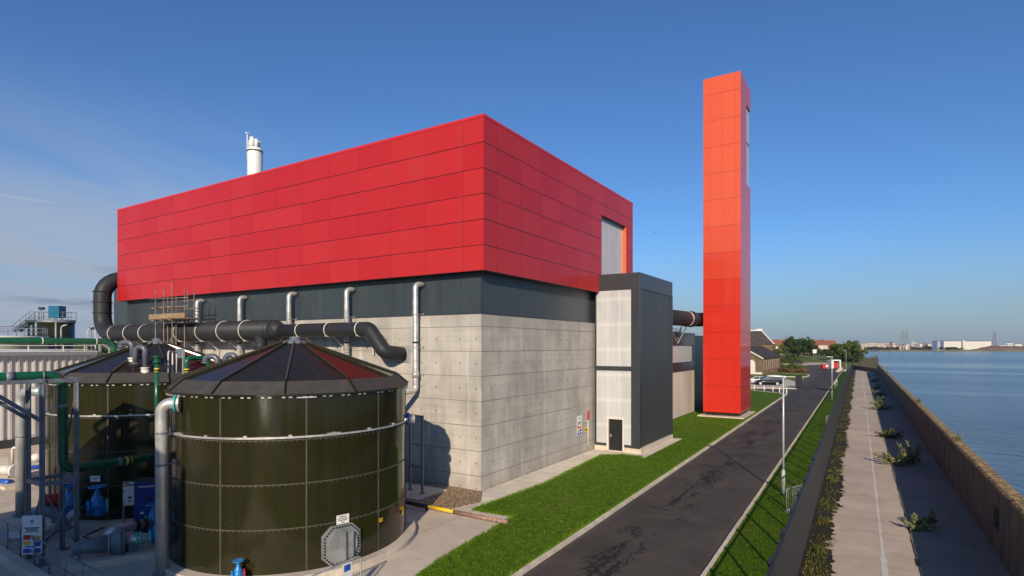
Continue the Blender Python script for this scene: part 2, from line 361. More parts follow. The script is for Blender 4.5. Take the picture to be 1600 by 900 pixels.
MT = {}
def build_materials():
    MT['conc_x'] = m_concrete('cast_concrete_long', 'x'); MT['conc_y'] = m_concrete('cast_concrete_end', 'y')
    MT['red_x'] = m_red('red_cassette_long', 'x', (.50, .016, .018), (.54, .024, .023), 2.542, -17.70, 1.29, 11.29)
    MT['red_y'] = m_red('red_cassette_end', 'y', (.50, .016, .018), (.54, .024, .023), 2.39, 24.76, 1.29, 11.29)
    MT['red_plain'] = worn('red_coated_trim', (.56, .022, .024), .25, var=.08, bump=0)
    MT['orange'] = worn('orange_coated_reveal', (.72, .14, .035), .3, var=.1, bump=0)
    MT['dark_x'] = m_clad('dark_cladding_long', 'x', (.040, .050, .055), 1.33, -17.0); MT['dark_y'] = m_clad('dark_cladding_end', 'y', (.040, .050, .055), 1.33, 24.1)
    MT['dark'] = worn('dark_grey_coating', (.036, .042, .048), .32, var=.15, bump=0)
    MT['brown_y'] = m_clad('dark_annex_cladding', 'y', (.06, .050, .047), 2.0, 46, .16); MT['conc_plain'] = worn('pale_plain_concrete', (.56, .50, .42), .85, var=.22, sc=.8, bump=.1, streak=True); MT['galvh'] = m_galv('dull_hatch_zinc', (.30, .31, .31), .45, .3)
    MT['poly_x'] = m_poly('translucent_sheet_front', 'x', .87, -16.65, 1.78, .1); MT['poly_y'] = m_poly('translucent_sheet_side', 'y', 1.0, 38.5, 1.29, .3, .06)
    MT['enamel'] = m_enamel('olive_glass_enamel', (.0205, .019, .0065)); MT['roof_en'] = m_enamel('black_roof_enamel', (.022, .018, .015), .13, .10); MT['skirt'] = worn('sunlit_roof_skirt', (.055, .048, .040), .6, var=.25); MT['bolt'] = worn('weathered_bolt_heads', (.08, .072, .056), .6, var=.3, bump=0); MT['tealblue'] = worn('teal_blue_housing', (.008, .12, .20), .35, var=.15, bump=0)  # roof skirt: same paint as the roof, sunlight put into its lighter colour
    MT['galv'] = m_galv(); MT['steel'] = m_galv('brushed_steel_pipe', (.62, .60, .57), .36, .5)
    MT['dullgalv'] = m_galv('dull_galvanised_frame', (.20, .22, .25), .55, .3)
    MT['green'] = worn('green_pipe_paint', (.010, .105, .050), .25, var=.22, bump=.05)
    MT['teal'] = worn('teal_flange_paint', (.05, .45, .40), .35, var=.2, bump=0)
    MT['duct'] = worn('charcoal_duct_plastic', (.026, .028, .031), .52, var=.25, sc=1.5, bump=.05, spec=.25)
    MT['greyp'] = worn('grey_plastic_pipe', (.10, .11, .14), .35, var=.25, bump=.05)
    MT['blue'] = worn('blue_valve_paint', (.015, .22, .55), .3, var=.25, bump=.05)
    MT['cabblue'] = worn('dark_blue_cabinet_paint', (.012, .030, .18), .3, var=.15, bump=0)
    MT['pumpgrey'] = worn('blue_grey_pump_paint', (.12, .16, .19), .35, var=.2, bump=.05)
    MT['white'] = worn('white_paint', (.74, .73, .70), .4, var=.08, bump=0); MT['cream'] = worn('cream_paint', (.66, .62, .54), .45, var=.1, bump=0)
    MT['red'] = worn('signal_red_paint', (.50, .030, .025), .4, var=.15, bump=0)
    MT['yellow'] = worn('yellow_paint', (.70, .46, .02), .45, var=.12, bump=0); MT['black'] = worn('black_paint', (.012, .012, .013), .45, var=.3, bump=.05)
    MT['rubber'] = worn('black_rubber', (.015, .015, .015), .7, var=.3); MT['signblue'] = worn('sign_blue', (.02, .09, .42), .4, var=.1, bump=0)
    MT['rust'] = worn('flaking_rusty_paint', (.34, .20, .15), .7, var=.6, sc=9, bump=.4)
    MT['wood'] = worn('scaffold_board', (.30, .20, .12), .7, var=.35, sc=4, bump=.2); MT['scaf'] = worn('scaffold_tube', (.24, .18, .14), .55, metal=.3, var=.45, sc=4)
    MT['yard'] = m_slab('yard_concrete', (.64, .55, .44), 5.4, 1.0, 'x', .35); MT['paving'] = m_slab('pale_paving', (.80, .70, .56), .9, 0, 'y', .3)
    MT['plinth'] = m_slab('plinth_concrete', (.62, .53, .42), None, 0, 'y', .4); MT['kerb'] = m_slab('kerb_stone', (.70, .61, .48), .92, 0, 'y', .5)
    MT['path'] = m_slab('riverside_path_concrete', (.56, .455, .345), 6.3, 2.1, 'y', .3, .016); MT['gravel'] = m_gravel('tan_gravel', (.50, .34, .21))
    MT['grass'] = m_grass('lawn_turf', .32); MT['field'] = m_grass('rough_grassland', .8); MT['asphalt'] = m_asphalt(); MT['water'] = m_water(); MT['wallc'] = m_wall()
    MT['blade'] = m_blade('grass_blade', (.052, .125, .005), (.120, .235, .010), (.17, .21, .02))
    MT['weed'] = m_blade('dry_weed_blade', (.045, .060, .012), (.15, .12, .03), (.05, .085, .012))
    MT['moss'] = m_gravel('mossy_earth', (.050, .042, .018))
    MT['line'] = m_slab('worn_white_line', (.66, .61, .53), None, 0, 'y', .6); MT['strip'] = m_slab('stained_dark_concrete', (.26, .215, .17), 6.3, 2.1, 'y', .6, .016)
    MT['bark'] = worn('bark', (.07, .05, .035), .9, var=.4, sc=2, bump=.5)
    MT['leaf'] = m_blade('dark_leaf', (.014, .034, .006), (.042, .078, .012), (.060, .085, .014))
    MT['leaf2'] = m_blade('olive_leaf', (.034, .058, .008), (.10, .135, .018), (.13, .14, .025)); MT['leaf3'] = m_blade('yellow_green_leaf', (.08, .10, .012), (.17, .18, .03), (.13, .14, .03))
    MT['shrub'] = m_blade('grey_green_weed_leaf', (.09, .11, .045), (.21, .23, .11), (.24, .22, .07)); MT['rustleaf'] = m_blade('russet_bed_plant', (.10, .035, .02), (.22, .11, .06), (.12, .12, .05))
    MT['brick'] = m_brick('yellow_stock_brick', (.15, .095, .050), (.20, .17, .14)); MT['oldboard'] = worn('old_dark_boards', (.075, .060, .045), .9, var=.4); MT['redbrick'] = m_brick('red_brick', (.36, .13, .075)); MT['slate'] = m_tiles('slate_roof', (.062, .054, .050)); MT['claytile'] = m_tiles('clay_tile_roof', (.23, .088, .052))
    MT['glass'] = worn('dark_window_glass', (.02, .028, .035), .08, var=.2, bump=0, spec=.8); MT['tinted'] = worn('tinted_car_glass', (.015, .02, .022), .06, var=.2, bump=0, spec=.8)
    MT['carblack'] = worn('black_car_paint', (.010, .011, .016), .45, var=.15, bump=0, spec=.2, coat=.12); MT['carwhite'] = worn('white_car_paint', (.68, .69, .70), .25, var=.05, bump=0, coat=.6); MT['carblue'] = worn('pale_blue_car_paint', (.14, .30, .50), .25, var=.08, bump=0, coat=.6)
    MT['render'] = worn('pale_render', (.55, .47, .38), .8, var=.15, sc=.4); MT['render2'] = worn('grey_render', (.36, .35, .36), .8, var=.15, sc=.4); MT['shedwhite'] = m_clad('white_profiled_sheet', 'y', (.52, .50, .48), 1.0, 0.)
    MT['farblue'] = worn('blue_sheet_cladding', (.05, .10, .22), .5, var=.1, bump=0); MT['farwhite'] = worn('white_warehouse_sheet', (.62, .59, .53), .6, var=.06, sc=.1, bump=0); MT['pinkr'] = worn('pink_render', (.42, .26, .24), .8, var=.1, bump=0)
    MT['earth'] = worn('bare_brown_earth', (.20, .11, .065), .95, var=.4, sc=.15, bump=.5); MT['hill'] = worn('wooded_hill', (.035, .045, .03), .95, var=.4, sc=.02, bump=0); MT['bank'] = worn('river_bank_grass', (.15, .13, .05), .95, var=.4, sc=.05)
    MT['fencew'] = worn('dark_fence_wire', (.018, .018, .022), .6, var=.2, bump=0); MT['fencep'] = worn('dark_fence_post', (.016, .016, .020), .5, var=.2, bump=0); MT['galvw'] = worn('pale_galvanised_column', (.52, .52, .51), .4, .2, var=.12, bump=0)
    MT['bird'] = worn('dark_feather', (.05, .045, .04), .8, var=.3)
build_materials()
# flue tower: base colour grades by course from orange at the top to red below
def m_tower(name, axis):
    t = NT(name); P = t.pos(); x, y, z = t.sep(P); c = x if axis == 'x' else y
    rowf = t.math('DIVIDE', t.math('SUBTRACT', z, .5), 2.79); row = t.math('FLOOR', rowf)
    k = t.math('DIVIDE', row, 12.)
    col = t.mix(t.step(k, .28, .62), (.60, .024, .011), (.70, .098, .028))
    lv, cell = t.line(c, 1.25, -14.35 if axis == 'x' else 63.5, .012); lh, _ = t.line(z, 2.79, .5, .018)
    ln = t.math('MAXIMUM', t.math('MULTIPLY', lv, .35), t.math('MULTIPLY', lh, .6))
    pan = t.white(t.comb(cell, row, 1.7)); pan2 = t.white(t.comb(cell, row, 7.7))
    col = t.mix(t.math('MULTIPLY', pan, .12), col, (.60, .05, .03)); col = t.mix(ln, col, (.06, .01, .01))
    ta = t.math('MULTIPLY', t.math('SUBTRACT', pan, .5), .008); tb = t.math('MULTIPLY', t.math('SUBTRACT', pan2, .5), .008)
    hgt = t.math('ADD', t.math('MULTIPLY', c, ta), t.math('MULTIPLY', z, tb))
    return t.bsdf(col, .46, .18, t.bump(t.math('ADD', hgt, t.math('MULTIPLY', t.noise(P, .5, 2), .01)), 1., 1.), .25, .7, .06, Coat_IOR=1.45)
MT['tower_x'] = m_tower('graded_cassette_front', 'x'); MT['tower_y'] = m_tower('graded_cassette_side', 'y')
# ------------------------------------------------------------------ mesh building
WL = {}
def wloc(o): return WL.get(o.name, Vector((0, 0, 0))) if o else Vector((0, 0, 0))
class MB:
    def __init__(s): s.v = []; s.f = []; s.mi = []; s.sm = []
    def face(s, ids, mi=0, sm=False): s.f.append(ids); s.mi.append(mi); s.sm.append(sm)
    def add(s, vs, fs, mi=0, sm=False):
        o = len(s.v); s.v += [Vector(v) for v in vs]
        for f in fs: s.face([i + o for i in f], mi, sm)
        return s
    def box(s, x0, x1, y0, y1, z0, z1, mi=0):
        return s.add([(x0, y0, z0), (x1, y0, z0), (x1, y1, z0), (x0, y1, z0), (x0, y0, z1), (x1, y0, z1), (x1, y1, z1), (x0, y1, z1)],
                     [(3, 2, 1, 0), (4, 5, 6, 7), (0, 1, 5, 4), (1, 2, 6, 5), (2, 3, 7, 6), (3, 0, 4, 7)], mi)
    def obox(s, c, sx, sy, sz, ax=0.0, mi=0, up=None, d=None):
        """box centred at c; x axis turned ax about z, or along d"""
        if d is not None:
            X = Vector(d).normalized(); u = Vector(up or (0, 0, 1)); Y = u.cross(X).normalized(); Z = X.cross(Y)
        else:
            X = Vector((math.cos(ax), math.sin(ax), 0)); Y = Vector((-math.sin(ax), math.cos(ax), 0)); Z = Vector((0, 0, 1))
        c = Vector(c); vs = []
        for k in (-1, 1):
            for (i, j) in ((-1, -1), (1, -1), (1, 1), (-1, 1)): vs.append(c + X * i * sx / 2 + Y * j * sy / 2 + Z * k * sz / 2)
        return s.add(vs, [(3, 2, 1, 0), (4, 5, 6, 7), (0, 1, 5, 4), (1, 2, 6, 5), (2, 3, 7, 6), (3, 0, 4, 7)], mi)
    def bar(s, a, b, w, h=None, mi=0):
        a, b = Vector(a), Vector(b); d = b - a
        up = (0, 0, 1) if abs(d.normalized().z) < .95 else (0, 1, 0)
        return s.obox((a + b) / 2, d.length, w, h or w, mi=mi, up=up, d=d)
    def tube(s, path, r, n=10, mi=0, caps=True, sm=True):
        path = [Vector(p) for p in path]; m = len(path); rs = r if isinstance(r, (list, tuple)) else [r] * m
        t0 = (path[1] - path[0]).normalized(); ref = Vector((0, 0, 1)) if abs(t0.z) < .9 else Vector((1, 0, 0))
        N = t0.cross(ref).normalized(); o = len(s.v)
        for i, p in enumerate(path):
            if i == 0: t = t0
            elif i == m - 1: t = (path[i] - path[i - 1]).normalized()
            else: t = ((path[i + 1] - p).normalized() + (p - path[i - 1]).normalized()).normalized()
            N = (N - t * N.dot(t)).normalized(); B = t.cross(N)
            for k in range(n):
                a = 2 * math.pi * k / n; s.v.append(p + (N * math.cos(a) + B * math.sin(a)) * rs[i])
        for i in range(m - 1):
            for k in range(n):
                k2 = (k + 1) % n; s.face([o + i * n + k, o + i * n + k2, o + (i + 1) * n + k2, o + (i + 1) * n + k], mi, sm)
        if caps:
            s.face([o + k for k in range(n)][::-1], mi); s.face([o + (m - 1) * n + k for k in range(n)], mi)
        return s
    def cyl(s, a, b, r, n=16, r2=None, mi=0, sm=True, caps=True):
        return s.tube([a, b], [r, r if r2 is None else r2], n, mi, caps, sm)
    def lathe(s, c, prof, n=32, mi=0, sm=True, a0=0., cap_top=False, cap_bot=False):
        c = Vector(c); o = len(s.v)
        for (r, z) in prof:
            for k in range(n):
                a = a0 + 2 * math.pi * k / n; s.v.append(c + Vector((r * math.cos(a), r * math.sin(a), z)))
        for i in range(len(prof) - 1):
            for k in range(n):
                k2 = (k + 1) % n; s.face([o + i * n + k, o + i * n + k2, o + (i + 1) * n + k2, o + (i + 1) * n + k], mi, sm)
        if cap_top: s.face([o + (len(prof) - 1) * n + k for k in range(n)], mi)
        if cap_bot: s.face([o + k for k in range(n)][::-1], mi)
        return s
    def prism(s, poly, z0, z1, mi=0):
        n = len(poly); ar = sum(poly[i][0] * poly[(i + 1) % n][1] - poly[(i + 1) % n][0] * poly[i][1] for i in range(n))
        if ar < 0: poly = poly[::-1]
        vs = [(p[0], p[1], z0) for p in poly] + [(p[0], p[1], z1) for p in poly]
        return s.add(vs, [list(range(n))[::-1], [n + i for i in range(n)]] + [(i, (i + 1) % n, n + (i + 1) % n, n + i) for i in range(n)], mi)
    def quad(s, a, b, c, d, mi=0): return s.add([a, b, c, d], [(0, 1, 2, 3)], mi)
    def ball(s, c, rx, ry=None, rz=None, n=12, m=8, mi=0):
        ry = ry or rx; rz = rz or rx; c = Vector(c); o = len(s.v)
        for i in range(m + 1):
            ph = -math.pi / 2 + math.pi * i / m
            for k in range(n):
                a = 2 * math.pi * k / n; s.v.append(c + Vector((rx * math.cos(ph) * math.cos(a), ry * math.cos(ph) * math.sin(a), rz * math.sin(ph))))
        for i in range(m):
            for k in range(n):
                k2 = (k + 1) % n; s.face([o + i * n + k, o + i * n + k2, o + (i + 1) * n + k2, o + (i + 1) * n + k], mi, True)
        return s
    def ring(s, c, rad, r, axis=(0, 0, 1), n=24, k=8, mi=0, arc=(0, 2 * math.pi)):
        ax = Vector(axis).normalized(); u = ax.orthogonal().normalized(); w = ax.cross(u); c = Vector(c); full = abs(arc[1] - arc[0] - 2 * math.pi) < 1e-6
        pts = [c + (u * math.cos(arc[0] + (arc[1] - arc[0]) * i / n) + w * math.sin(arc[0] + (arc[1] - arc[0]) * i / n)) * rad for i in range(n + 1)]
        return s.tube(pts, r, k, mi, not full)
    def disc(s, c, axis, r, th, n=20, mi=0):
        c = Vector(c); ax = Vector(axis).normalized(); return s.cyl(c - ax * th / 2, c + ax * th / 2, r, n, mi=mi, sm=False)
    def build(s, name, mats, parent=None, base=None, bevel=0):
        if not isinstance(mats, (list, tuple)): mats = [mats]
        me = bpy.data.meshes.new(name); off = wloc(parent) if parent else Vector(base or (0, 0, 0))
        me.from_pydata([tuple(v - off) for v in s.v], [], [list(f) for f in s.f])
        for m in mats: me.materials.append(MT[m] if isinstance(m, str) else m)
        me.polygons.foreach_set('material_index', s.mi); me.polygons.foreach_set('use_smooth', s.sm); me.update()
        o = bpy.data.objects.new(name, me); COL.objects.link(o)
        if parent: o.parent = parent; WL[o.name] = off.copy()
        else: o.location = off; WL[o.name] = off.copy()
        if bevel:
            b = o.modifiers.new('bevel', 'BEVEL'); b.width = bevel; b.segments = 2; b.limit_method = 'ANGLE'
        return o
def thing(name, label, cat, loc=(0, 0, 0), group=None):
    o = bpy.data.objects.new(name, None); COL.objects.link(o); o.location = loc; o.empty_display_size = .3
    WL[o.name] = Vector(loc); return tag(o, label, cat, group)
def tag(o, label, cat, group=None):
    o['label'] = label; o['category'] = cat
    if group: o['group'] = group
    return o
def struct(o, kind='structure'): o['kind'] = kind; return o
def copy_tree(o, parent=None):
    c = o.copy(); COL.objects.link(c)
    if parent: c.parent = parent
    for ch in list(o.children): copy_tree(ch, c)
    return c
def fillet(pts, r, n=6):
    pts = [Vector(p) for p in pts]; out = [pts[0]]
    for i in range(1, len(pts) - 1):
        a, b, c = pts[i - 1], pts[i], pts[i + 1]; d1 = (a - b); d2 = (c - b); u1, u2 = d1.normalized(), d2.normalized()
        ang = u1.angle(u2); rr = r[i - 1] if isinstance(r, (list, tuple)) else r
        t = min(rr / math.tan(ang / 2), d1.length * .49, d2.length * .49); rr = t * math.tan(ang / 2)
        p1, p2 = b + u1 * t, b + u2 * t; bis = (u1 + u2).normalized(); cen = b + bis * (rr / math.sin(ang / 2))
        v1, v2 = p1 - cen, p2 - cen; tot = v1.angle(v2); ax = v1.cross(v2).normalized()
        for k in range(n + 1): out.append(cen + Matrix.Rotation(tot * k / n, 3, ax) @ v1)
    out.append(pts[-1]); return out
def spline(pts, n=8):
    pts = [Vector(p) for p in pts]; P = [pts[0]] + pts + [pts[-1]]; out = []
    for i in range(1, len(P) - 2):
        for k in range(n):
            t = k / n; a, b, c, d = P[i - 1], P[i], P[i + 1], P[i + 2]
            out.append(.5 * ((2 * b) + (c - a) * t + (2 * a - 5 * b + 4 * c - d) * t * t + (3 * b - a - 3 * c + d) * t ** 3))
    out.append(pts[-1]); return out
def npmesh(name, verts, faces, mat, parent=None, base=(0, 0, 0)):
    me = bpy.data.meshes.new(name); verts = np.asarray(verts, dtype=np.float32) - np.array(wloc(parent) if parent else base, dtype=np.float32)
    faces = np.asarray(faces, dtype=np.int32); nv = len(verts); nf, k = faces.shape
    me.vertices.add(nv); me.vertices.foreach_set('co', verts.ravel()); me.loops.add(nf * k); me.loops.foreach_set('vertex_index', faces.ravel())
    me.polygons.add(nf); me.polygons.foreach_set('loop_start', np.arange(nf, dtype=np.int32) * k); me.polygons.foreach_set('loop_total', np.full(nf, k, dtype=np.int32))
    me.update(calc_edges=True); me.materials.append(MT[mat] if isinstance(mat, str) else mat)
    o = bpy.data.objects.new(name, me); COL.objects.link(o)
    if parent: o.parent = parent; WL[o.name] = wloc(parent).copy()
    else: o.location = base; WL[o.name] = Vector(base)
    return o
def in_poly(x, y, poly):
    r = np.zeros(len(x), bool); n = len(poly)
    for i in range(n):
        (x1, y1), (x2, y2) = poly[i][:2], poly[(i + 1) % n][:2]
        if y1 == y2: continue
        c = ((y1 > y) != (y2 > y)) & (x < (x2 - x1) * (y - y1) / (y2 - y1) + x1); r ^= c
    return r
def blades(name, x, y, z, h, w, mat, parent=None, lean=.35, base=(0, 0, 0)):
    n = len(x); a = np.random.rand(n) * 2 * math.pi; b = np.random.rand(n) * 2 * math.pi
    hh = h * (.5 + np.random.rand(n)); ww = w * (.7 + .6 * np.random.rand(n)); l = lean * hh * np.random.rand(n)
    dx, dy = np.cos(a) * ww / 2, np.sin(a) * ww / 2
    v = np.empty((n, 3, 3)); v[:, 0] = np.stack([x - dx, y - dy, z], 1); v[:, 1] = np.stack([x + dx, y + dy, z], 1)
    v[:, 2] = np.stack([x + np.cos(b) * l, y + np.sin(b) * l, z + hh], 1)
    return npmesh(name, v.reshape(-1, 3), np.arange(n * 3).reshape(-1, 3), mat, parent, base)
def leaves(name, cen, rad, size, mat, parent, flat=.0, base=(0, 0, 0)):
    """leaf quads; cen (n,3) array of centres, size in metres"""
    n = len(cen); q = np.random.randn(n, 3); q[:, 2] += flat; q /= np.linalg.norm(q, axis=1)[:, None]
    r = np.random.randn(n, 3); u = np.cross(q, r); u /= np.linalg.norm(u, axis=1)[:, None]; w = np.cross(q, u)
    s = (size * (.6 + .8 * np.random.rand(n)))[:, None]
    v = np.empty((n, 4, 3)); v[:, 0] = cen - u * s * .5; v[:, 1] = cen - w * s * .3; v[:, 2] = cen + u * s * .5; v[:, 3] = cen + w * s * .3
    return npmesh(name, v.reshape(-1, 3), np.arange(n * 4).reshape(-1, 4), mat, parent, base)
def xy(*vs): return [(v[0], v[1]) for v in vs]

# ------------------------------------------------------------------ ground, roads, water
g = MB(); g.prism([(-3500, -300), (RX(4.5, -300), -300), (RX(4.5, 215), 215), (RX(8, 330), 330), (-20, 700), (-60, 1500), (-400, 3500), (-3500, 3500)], -3.2, -.06)
struct(g.build('ground', 'field'))
w = MB(); w.quad((-500, -400, -2.0), (5000, -400, -2.0), (5000, 6000, -2.0), (-500, 6000, -2.0)); struct(w.build('river', 'water'))
# opposite bank, about 950 m off
fb = MB(); b0 = [D(1330, HOR, 1000), D(1375, HOR, 960), D(1450, HOR, 965), D(1530, HOR, 950), D(1640, HOR, 930), D(1900, HOR, 900), D(1900, HOR, 4500), D(1000, HOR, 4500), D(1200, HOR, 1400)]
fb.prism(xy(*b0), -3.2, .2); struct(fb.build('far_bank', 'bank'))
# wooded hills on the western horizon
hl = MB()
for (pa, pb, d, hmax) in ((-260, 330, 2600, 62), (1040, 1420, 3200, 16), (1380, 1760, 3300, 13)):
    n = 60; o = len(hl.v)
    for i in range(n + 1):
        px = pa + (pb - pa) * i / n; e = min(1, i / 8, (n - i) / 8)
        h = e * hmax * (.72 + .18 * math.sin(i * .31 + d) + .12 * math.sin(i * .83) + .05 * random.random())
        f = D(px, HOR, d); bk = D(px, HOR, d + 500); m_ = D(px, HOR, d + 220)
        hl.v += [Vector((f.x, f.y, -1)), Vector((m_.x, m_.y, h)), Vector((bk.x, bk.y, -1))]
    for i in range(n):
        for k in (0, 1): hl.face([o + i * 3 + k, o + i * 3 + 3 + k, o + i * 3 + 4 + k, o + i * 3 + 1 + k], 0, True)
struct(hl.build('hills', 'hill'))
# yard slab west of the lawn and under the tanks
y_ = MB(); y_.prism([(-95, -12), (-11.5, -12), (-12.2, 13.2), G(690, 875)[:2], G(805, 808)[:2], G(740, 797)[:2], G(752, 785)[:2], (-16.95, 24), (-95, 24)], -.3, 0)
struct(y_.build('yard_pavement', 'yard'))
pv = MB(); pv.prism([G(752, 785)[:2], G(740, 797)[:2], G(850, 757)[:2], G(940, 712)[:2], (-14.4, 37.2), (-13.0, 37.2), (-13.0, 36.7), (-12.7, 36.7), (-12.75, 46.2), (-13.45, 46.2), (-13.5, 38.1), (-16.9, 38.1), (-16.9, 24.1)], -.3, .03)
struct(pv.build('paving_strip', 'paving'))
gv = MB(); gv.prism([(-22.5, 24.05), (-22.5, 20.9), G(655, 793)[:2], G(700, 797)[:2], G(752, 784)[:2], (-16.9, 24.05)], -.1, .035)
struct(gv.build('gravel_bed', 'gravel'))
lawn_poly = [(RX(-9.55, -2), -2), (-12.2, -2), (-12.2, 13.2)] + xy(G(690, 875), G(805, 808), G(740, 797), G(850, 757), G(940, 712)) + [(-14.4, 37.2), (-13.0, 37.2), (-13.0, 36.7), (-12.7, 36.7), (-12.75, 46.2), (-17.1, 46.2), (-17.1, 103.2), (-16.5, 102.2), (RX(-9.55, 96.5), 96.5)]
def ragged(poly, lo, hi, step=.22, amp=.07):
    out = []
    for i in range(len(poly)):
        a, b = Vector((poly[i][0], poly[i][1])), Vector((poly[(i + 1) % len(poly)][0], poly[(i + 1) % len(poly)][1])); out.append((a.x, a.y))
        if lo <= i < hi:
            L = (b - a).length; n = Vector((-(b - a).y, (b - a).x)) / max(L, .01); k = int(L / step); w = 0
            for j in range(1, k):
                w = w * .6 + random.uniform(-amp, amp); q = a.lerp(b, j / k) + n * w; out.append((q.x, q.y))
    return out
lawn_edge = [Vector((p[0], p[1])) for p in lawn_poly[2:12]]
lawn_poly = ragged(lawn_poly, 2, 11)
lw = MB(); lw.prism(lawn_poly, -.2, .05); struct(lw.build('lawn', 'grass'))
rd = MB(); rd.prism([(RX(-9.45, -30), -30), (RX(-4.3, -30), -30), (RX(-4.3, 205), 205)] + xy(G(1318, 574), G(1303, 569), G(1262, 570.5), G(1253, 578), G(1266, 588.5), G(1243, 601)) + [(-10.9, 103), (-11.0, 97), (RX(-9.45, 96), 96)], -.3, 0.0)
struct(rd.build('road', 'asphalt'))
cp = MB(); cp.prism(xy(G(1150, 606), G(1243, 607), G(1246, 597), G(1224, 591), G(1150, 591)), -.3, .008); struct(cp.build('car_park', 'yard'))
ap = MB(); ap.prism([(-16.6, 103.4)] + xy(G(1130, 611), G(1130, 606.5), G(1243, 607.5)) + [(-10.9, 97.2)], -.3, .004); struct(ap.build('side_road', 'asphalt'))
tr = MB(); tr.prism(xy(G(1150, 571), G(1210, 567), G(1262, 566.3), G(1290, 566.5), G(1300, 569.3), G(1262, 570.3), G(1150, 574)), -.3, -.01); struct(tr.build('gravel_track', 'path'))
isl = MB(); isl.prism(xy(G(1223, 588.5), G(1223, 584.6), G(1262, 584.8), G(1263.5, 587.4), G(1256, 589.3)), -.1, .11); struct(isl.build('grass_island', 'grass'))
vg = MB(); vg.prism([(RX(-4.2, -20), -20), (RX(-1.75, -20), -20), (RX(-1.75, 205), 205), (RX(-4.2, 205), 205)], -.2, .09); struct(vg.build('grass_verge', 'grass'))
mo = MB(); mo.prism([(RX(-1.74, -20), -20), (RX(-.6, -20), -20), (RX(-.6, 214), 214), (RX(-1.74, 214), 214)], -.2, -.006); struct(mo.build('mossy_margin', 'moss'))
# path slab with a ragged left edge
pts = []; Y = -20.
while Y < 213:
    pts.append((RX(-.83 + .05 * math.sin(Y * 1.7) + .12 * math.sin(Y * .41) + random.choice((-.02, .02, .05, .12, -.1, -.14)) * random.random() * 1.6, Y), Y)); Y += .17
pth = MB(); pth.prism(pts + [(RX(4.3, 213), 213), (RX(4.3, -20), -20)], -.2, 0.0); struct(pth.build('riverside_path', 'path'))
ln = MB(); Y = -18.
while Y < 212:
    L = random.uniform(2.5, 6)
    if random.random() < .97: ln.quad((RX(.73 - .045, Y), Y, .004), (RX(.73 + .045, Y), Y, .004), (RX(.73 + .045, Y + L), Y + L, .004), (RX(.73 - .045, Y + L), Y + L, .004))
    Y += L + random.choice((0, 0, .4))
for (ya, yb, hw) in ((17, 24.2, .095),):
    ln.quad((RX(.73 - hw, ya), ya, .008), (RX(.73 + hw, ya), ya, .008), (RX(.73 + hw, yb), yb, .008), (RX(.73 - hw, yb), yb, .008))
struct(ln.build('path_line', 'line'))
ck = MB(); Y = -5.
pl_ = []
while Y < 190: pl_.append((RX(1.72 + .02 * math.sin(Y * .9) + random.uniform(-.02, .02), Y), Y)); Y += .8
for i in range(len(pl_) - 1):
    (xa, ya), (xb, yb) = pl_[i], pl_[i + 1]; wd = (.012 + .035 * random.random() ** 3) * (1.6 if ya < 27 else .8)
    ck.quad((xa - wd, ya, .004), (xa + wd, ya, .004), (xb + wd, yb, .004), (xb - wd, yb, .004))
struct(ck.build('path_joint', 'moss'))
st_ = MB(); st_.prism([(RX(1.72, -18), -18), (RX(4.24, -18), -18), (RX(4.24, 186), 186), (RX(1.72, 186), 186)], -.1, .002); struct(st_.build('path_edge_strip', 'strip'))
def kerb(name, a, ya, yb, wd=.14, z=.12):
    m = MB(); Y = ya
    while Y < yb - .05:
        L = min(.915, yb - Y); o = random.uniform(-.006, .006); zz = z + random.uniform(-.006, .006)
        m.prism([(RX(a + o, Y + .006), Y + .006), (RX(a + wd + o, Y + .006), Y + .006), (RX(a + wd + o, Y + L - .006), Y + L - .006), (RX(a + o, Y + L - .006), Y + L - .006)], -.2, zz); Y += L
    return struct(m.build(name, 'kerb'))
kerb('lawn_kerb', -9.56, -5, 96.3, .16); kerb('verge_kerb', -4.36, -5, 203, .13, .11)
def kerbline(name, pts, wd=.16, z=.12):
    m = MB()
    for a, b in zip(pts, pts[1:]):
        a, b = Vector(a), Vector(b); d = (b - a).normalized(); n = Vector((-d.y, d.x, 0)) * wd / 2
        m.prism([(a - n)[:2], (b - n)[:2], (b + n)[:2], (a + n)[:2]], -.2, z + random.uniform(-.004, .004))
    return struct(m.build(name, 'kerb'))
kerbline('side_road_kerb', [G(1130, 606.6), G(1200, 606.9), G(1244, 607.8)], .3)
kerbline('bollard_kerb', [(-17, 102.6, 0), (RX(-9.5, 96.6), 96.6, 0)], .16)
kerbline('island_kerb', [G(1223, 588.6), G(1256, 589.4), G(1264, 587.5), G(1262, 584.7), G(1223, 584.5)], .3)
# concrete pad under the flue tower and slab beside the tank
pd = MB(); pd.box(-15.5, -10.9, 61.6, 68.6, -.1, .16); struct(pd.build('tower_pad', 'plinth'))
sp_ = MB(); sp_.box(-21.9, -18.5, 20.9, 23.2, -.1, .09); struct(sp_.build('ladder_pad', 'plinth'))

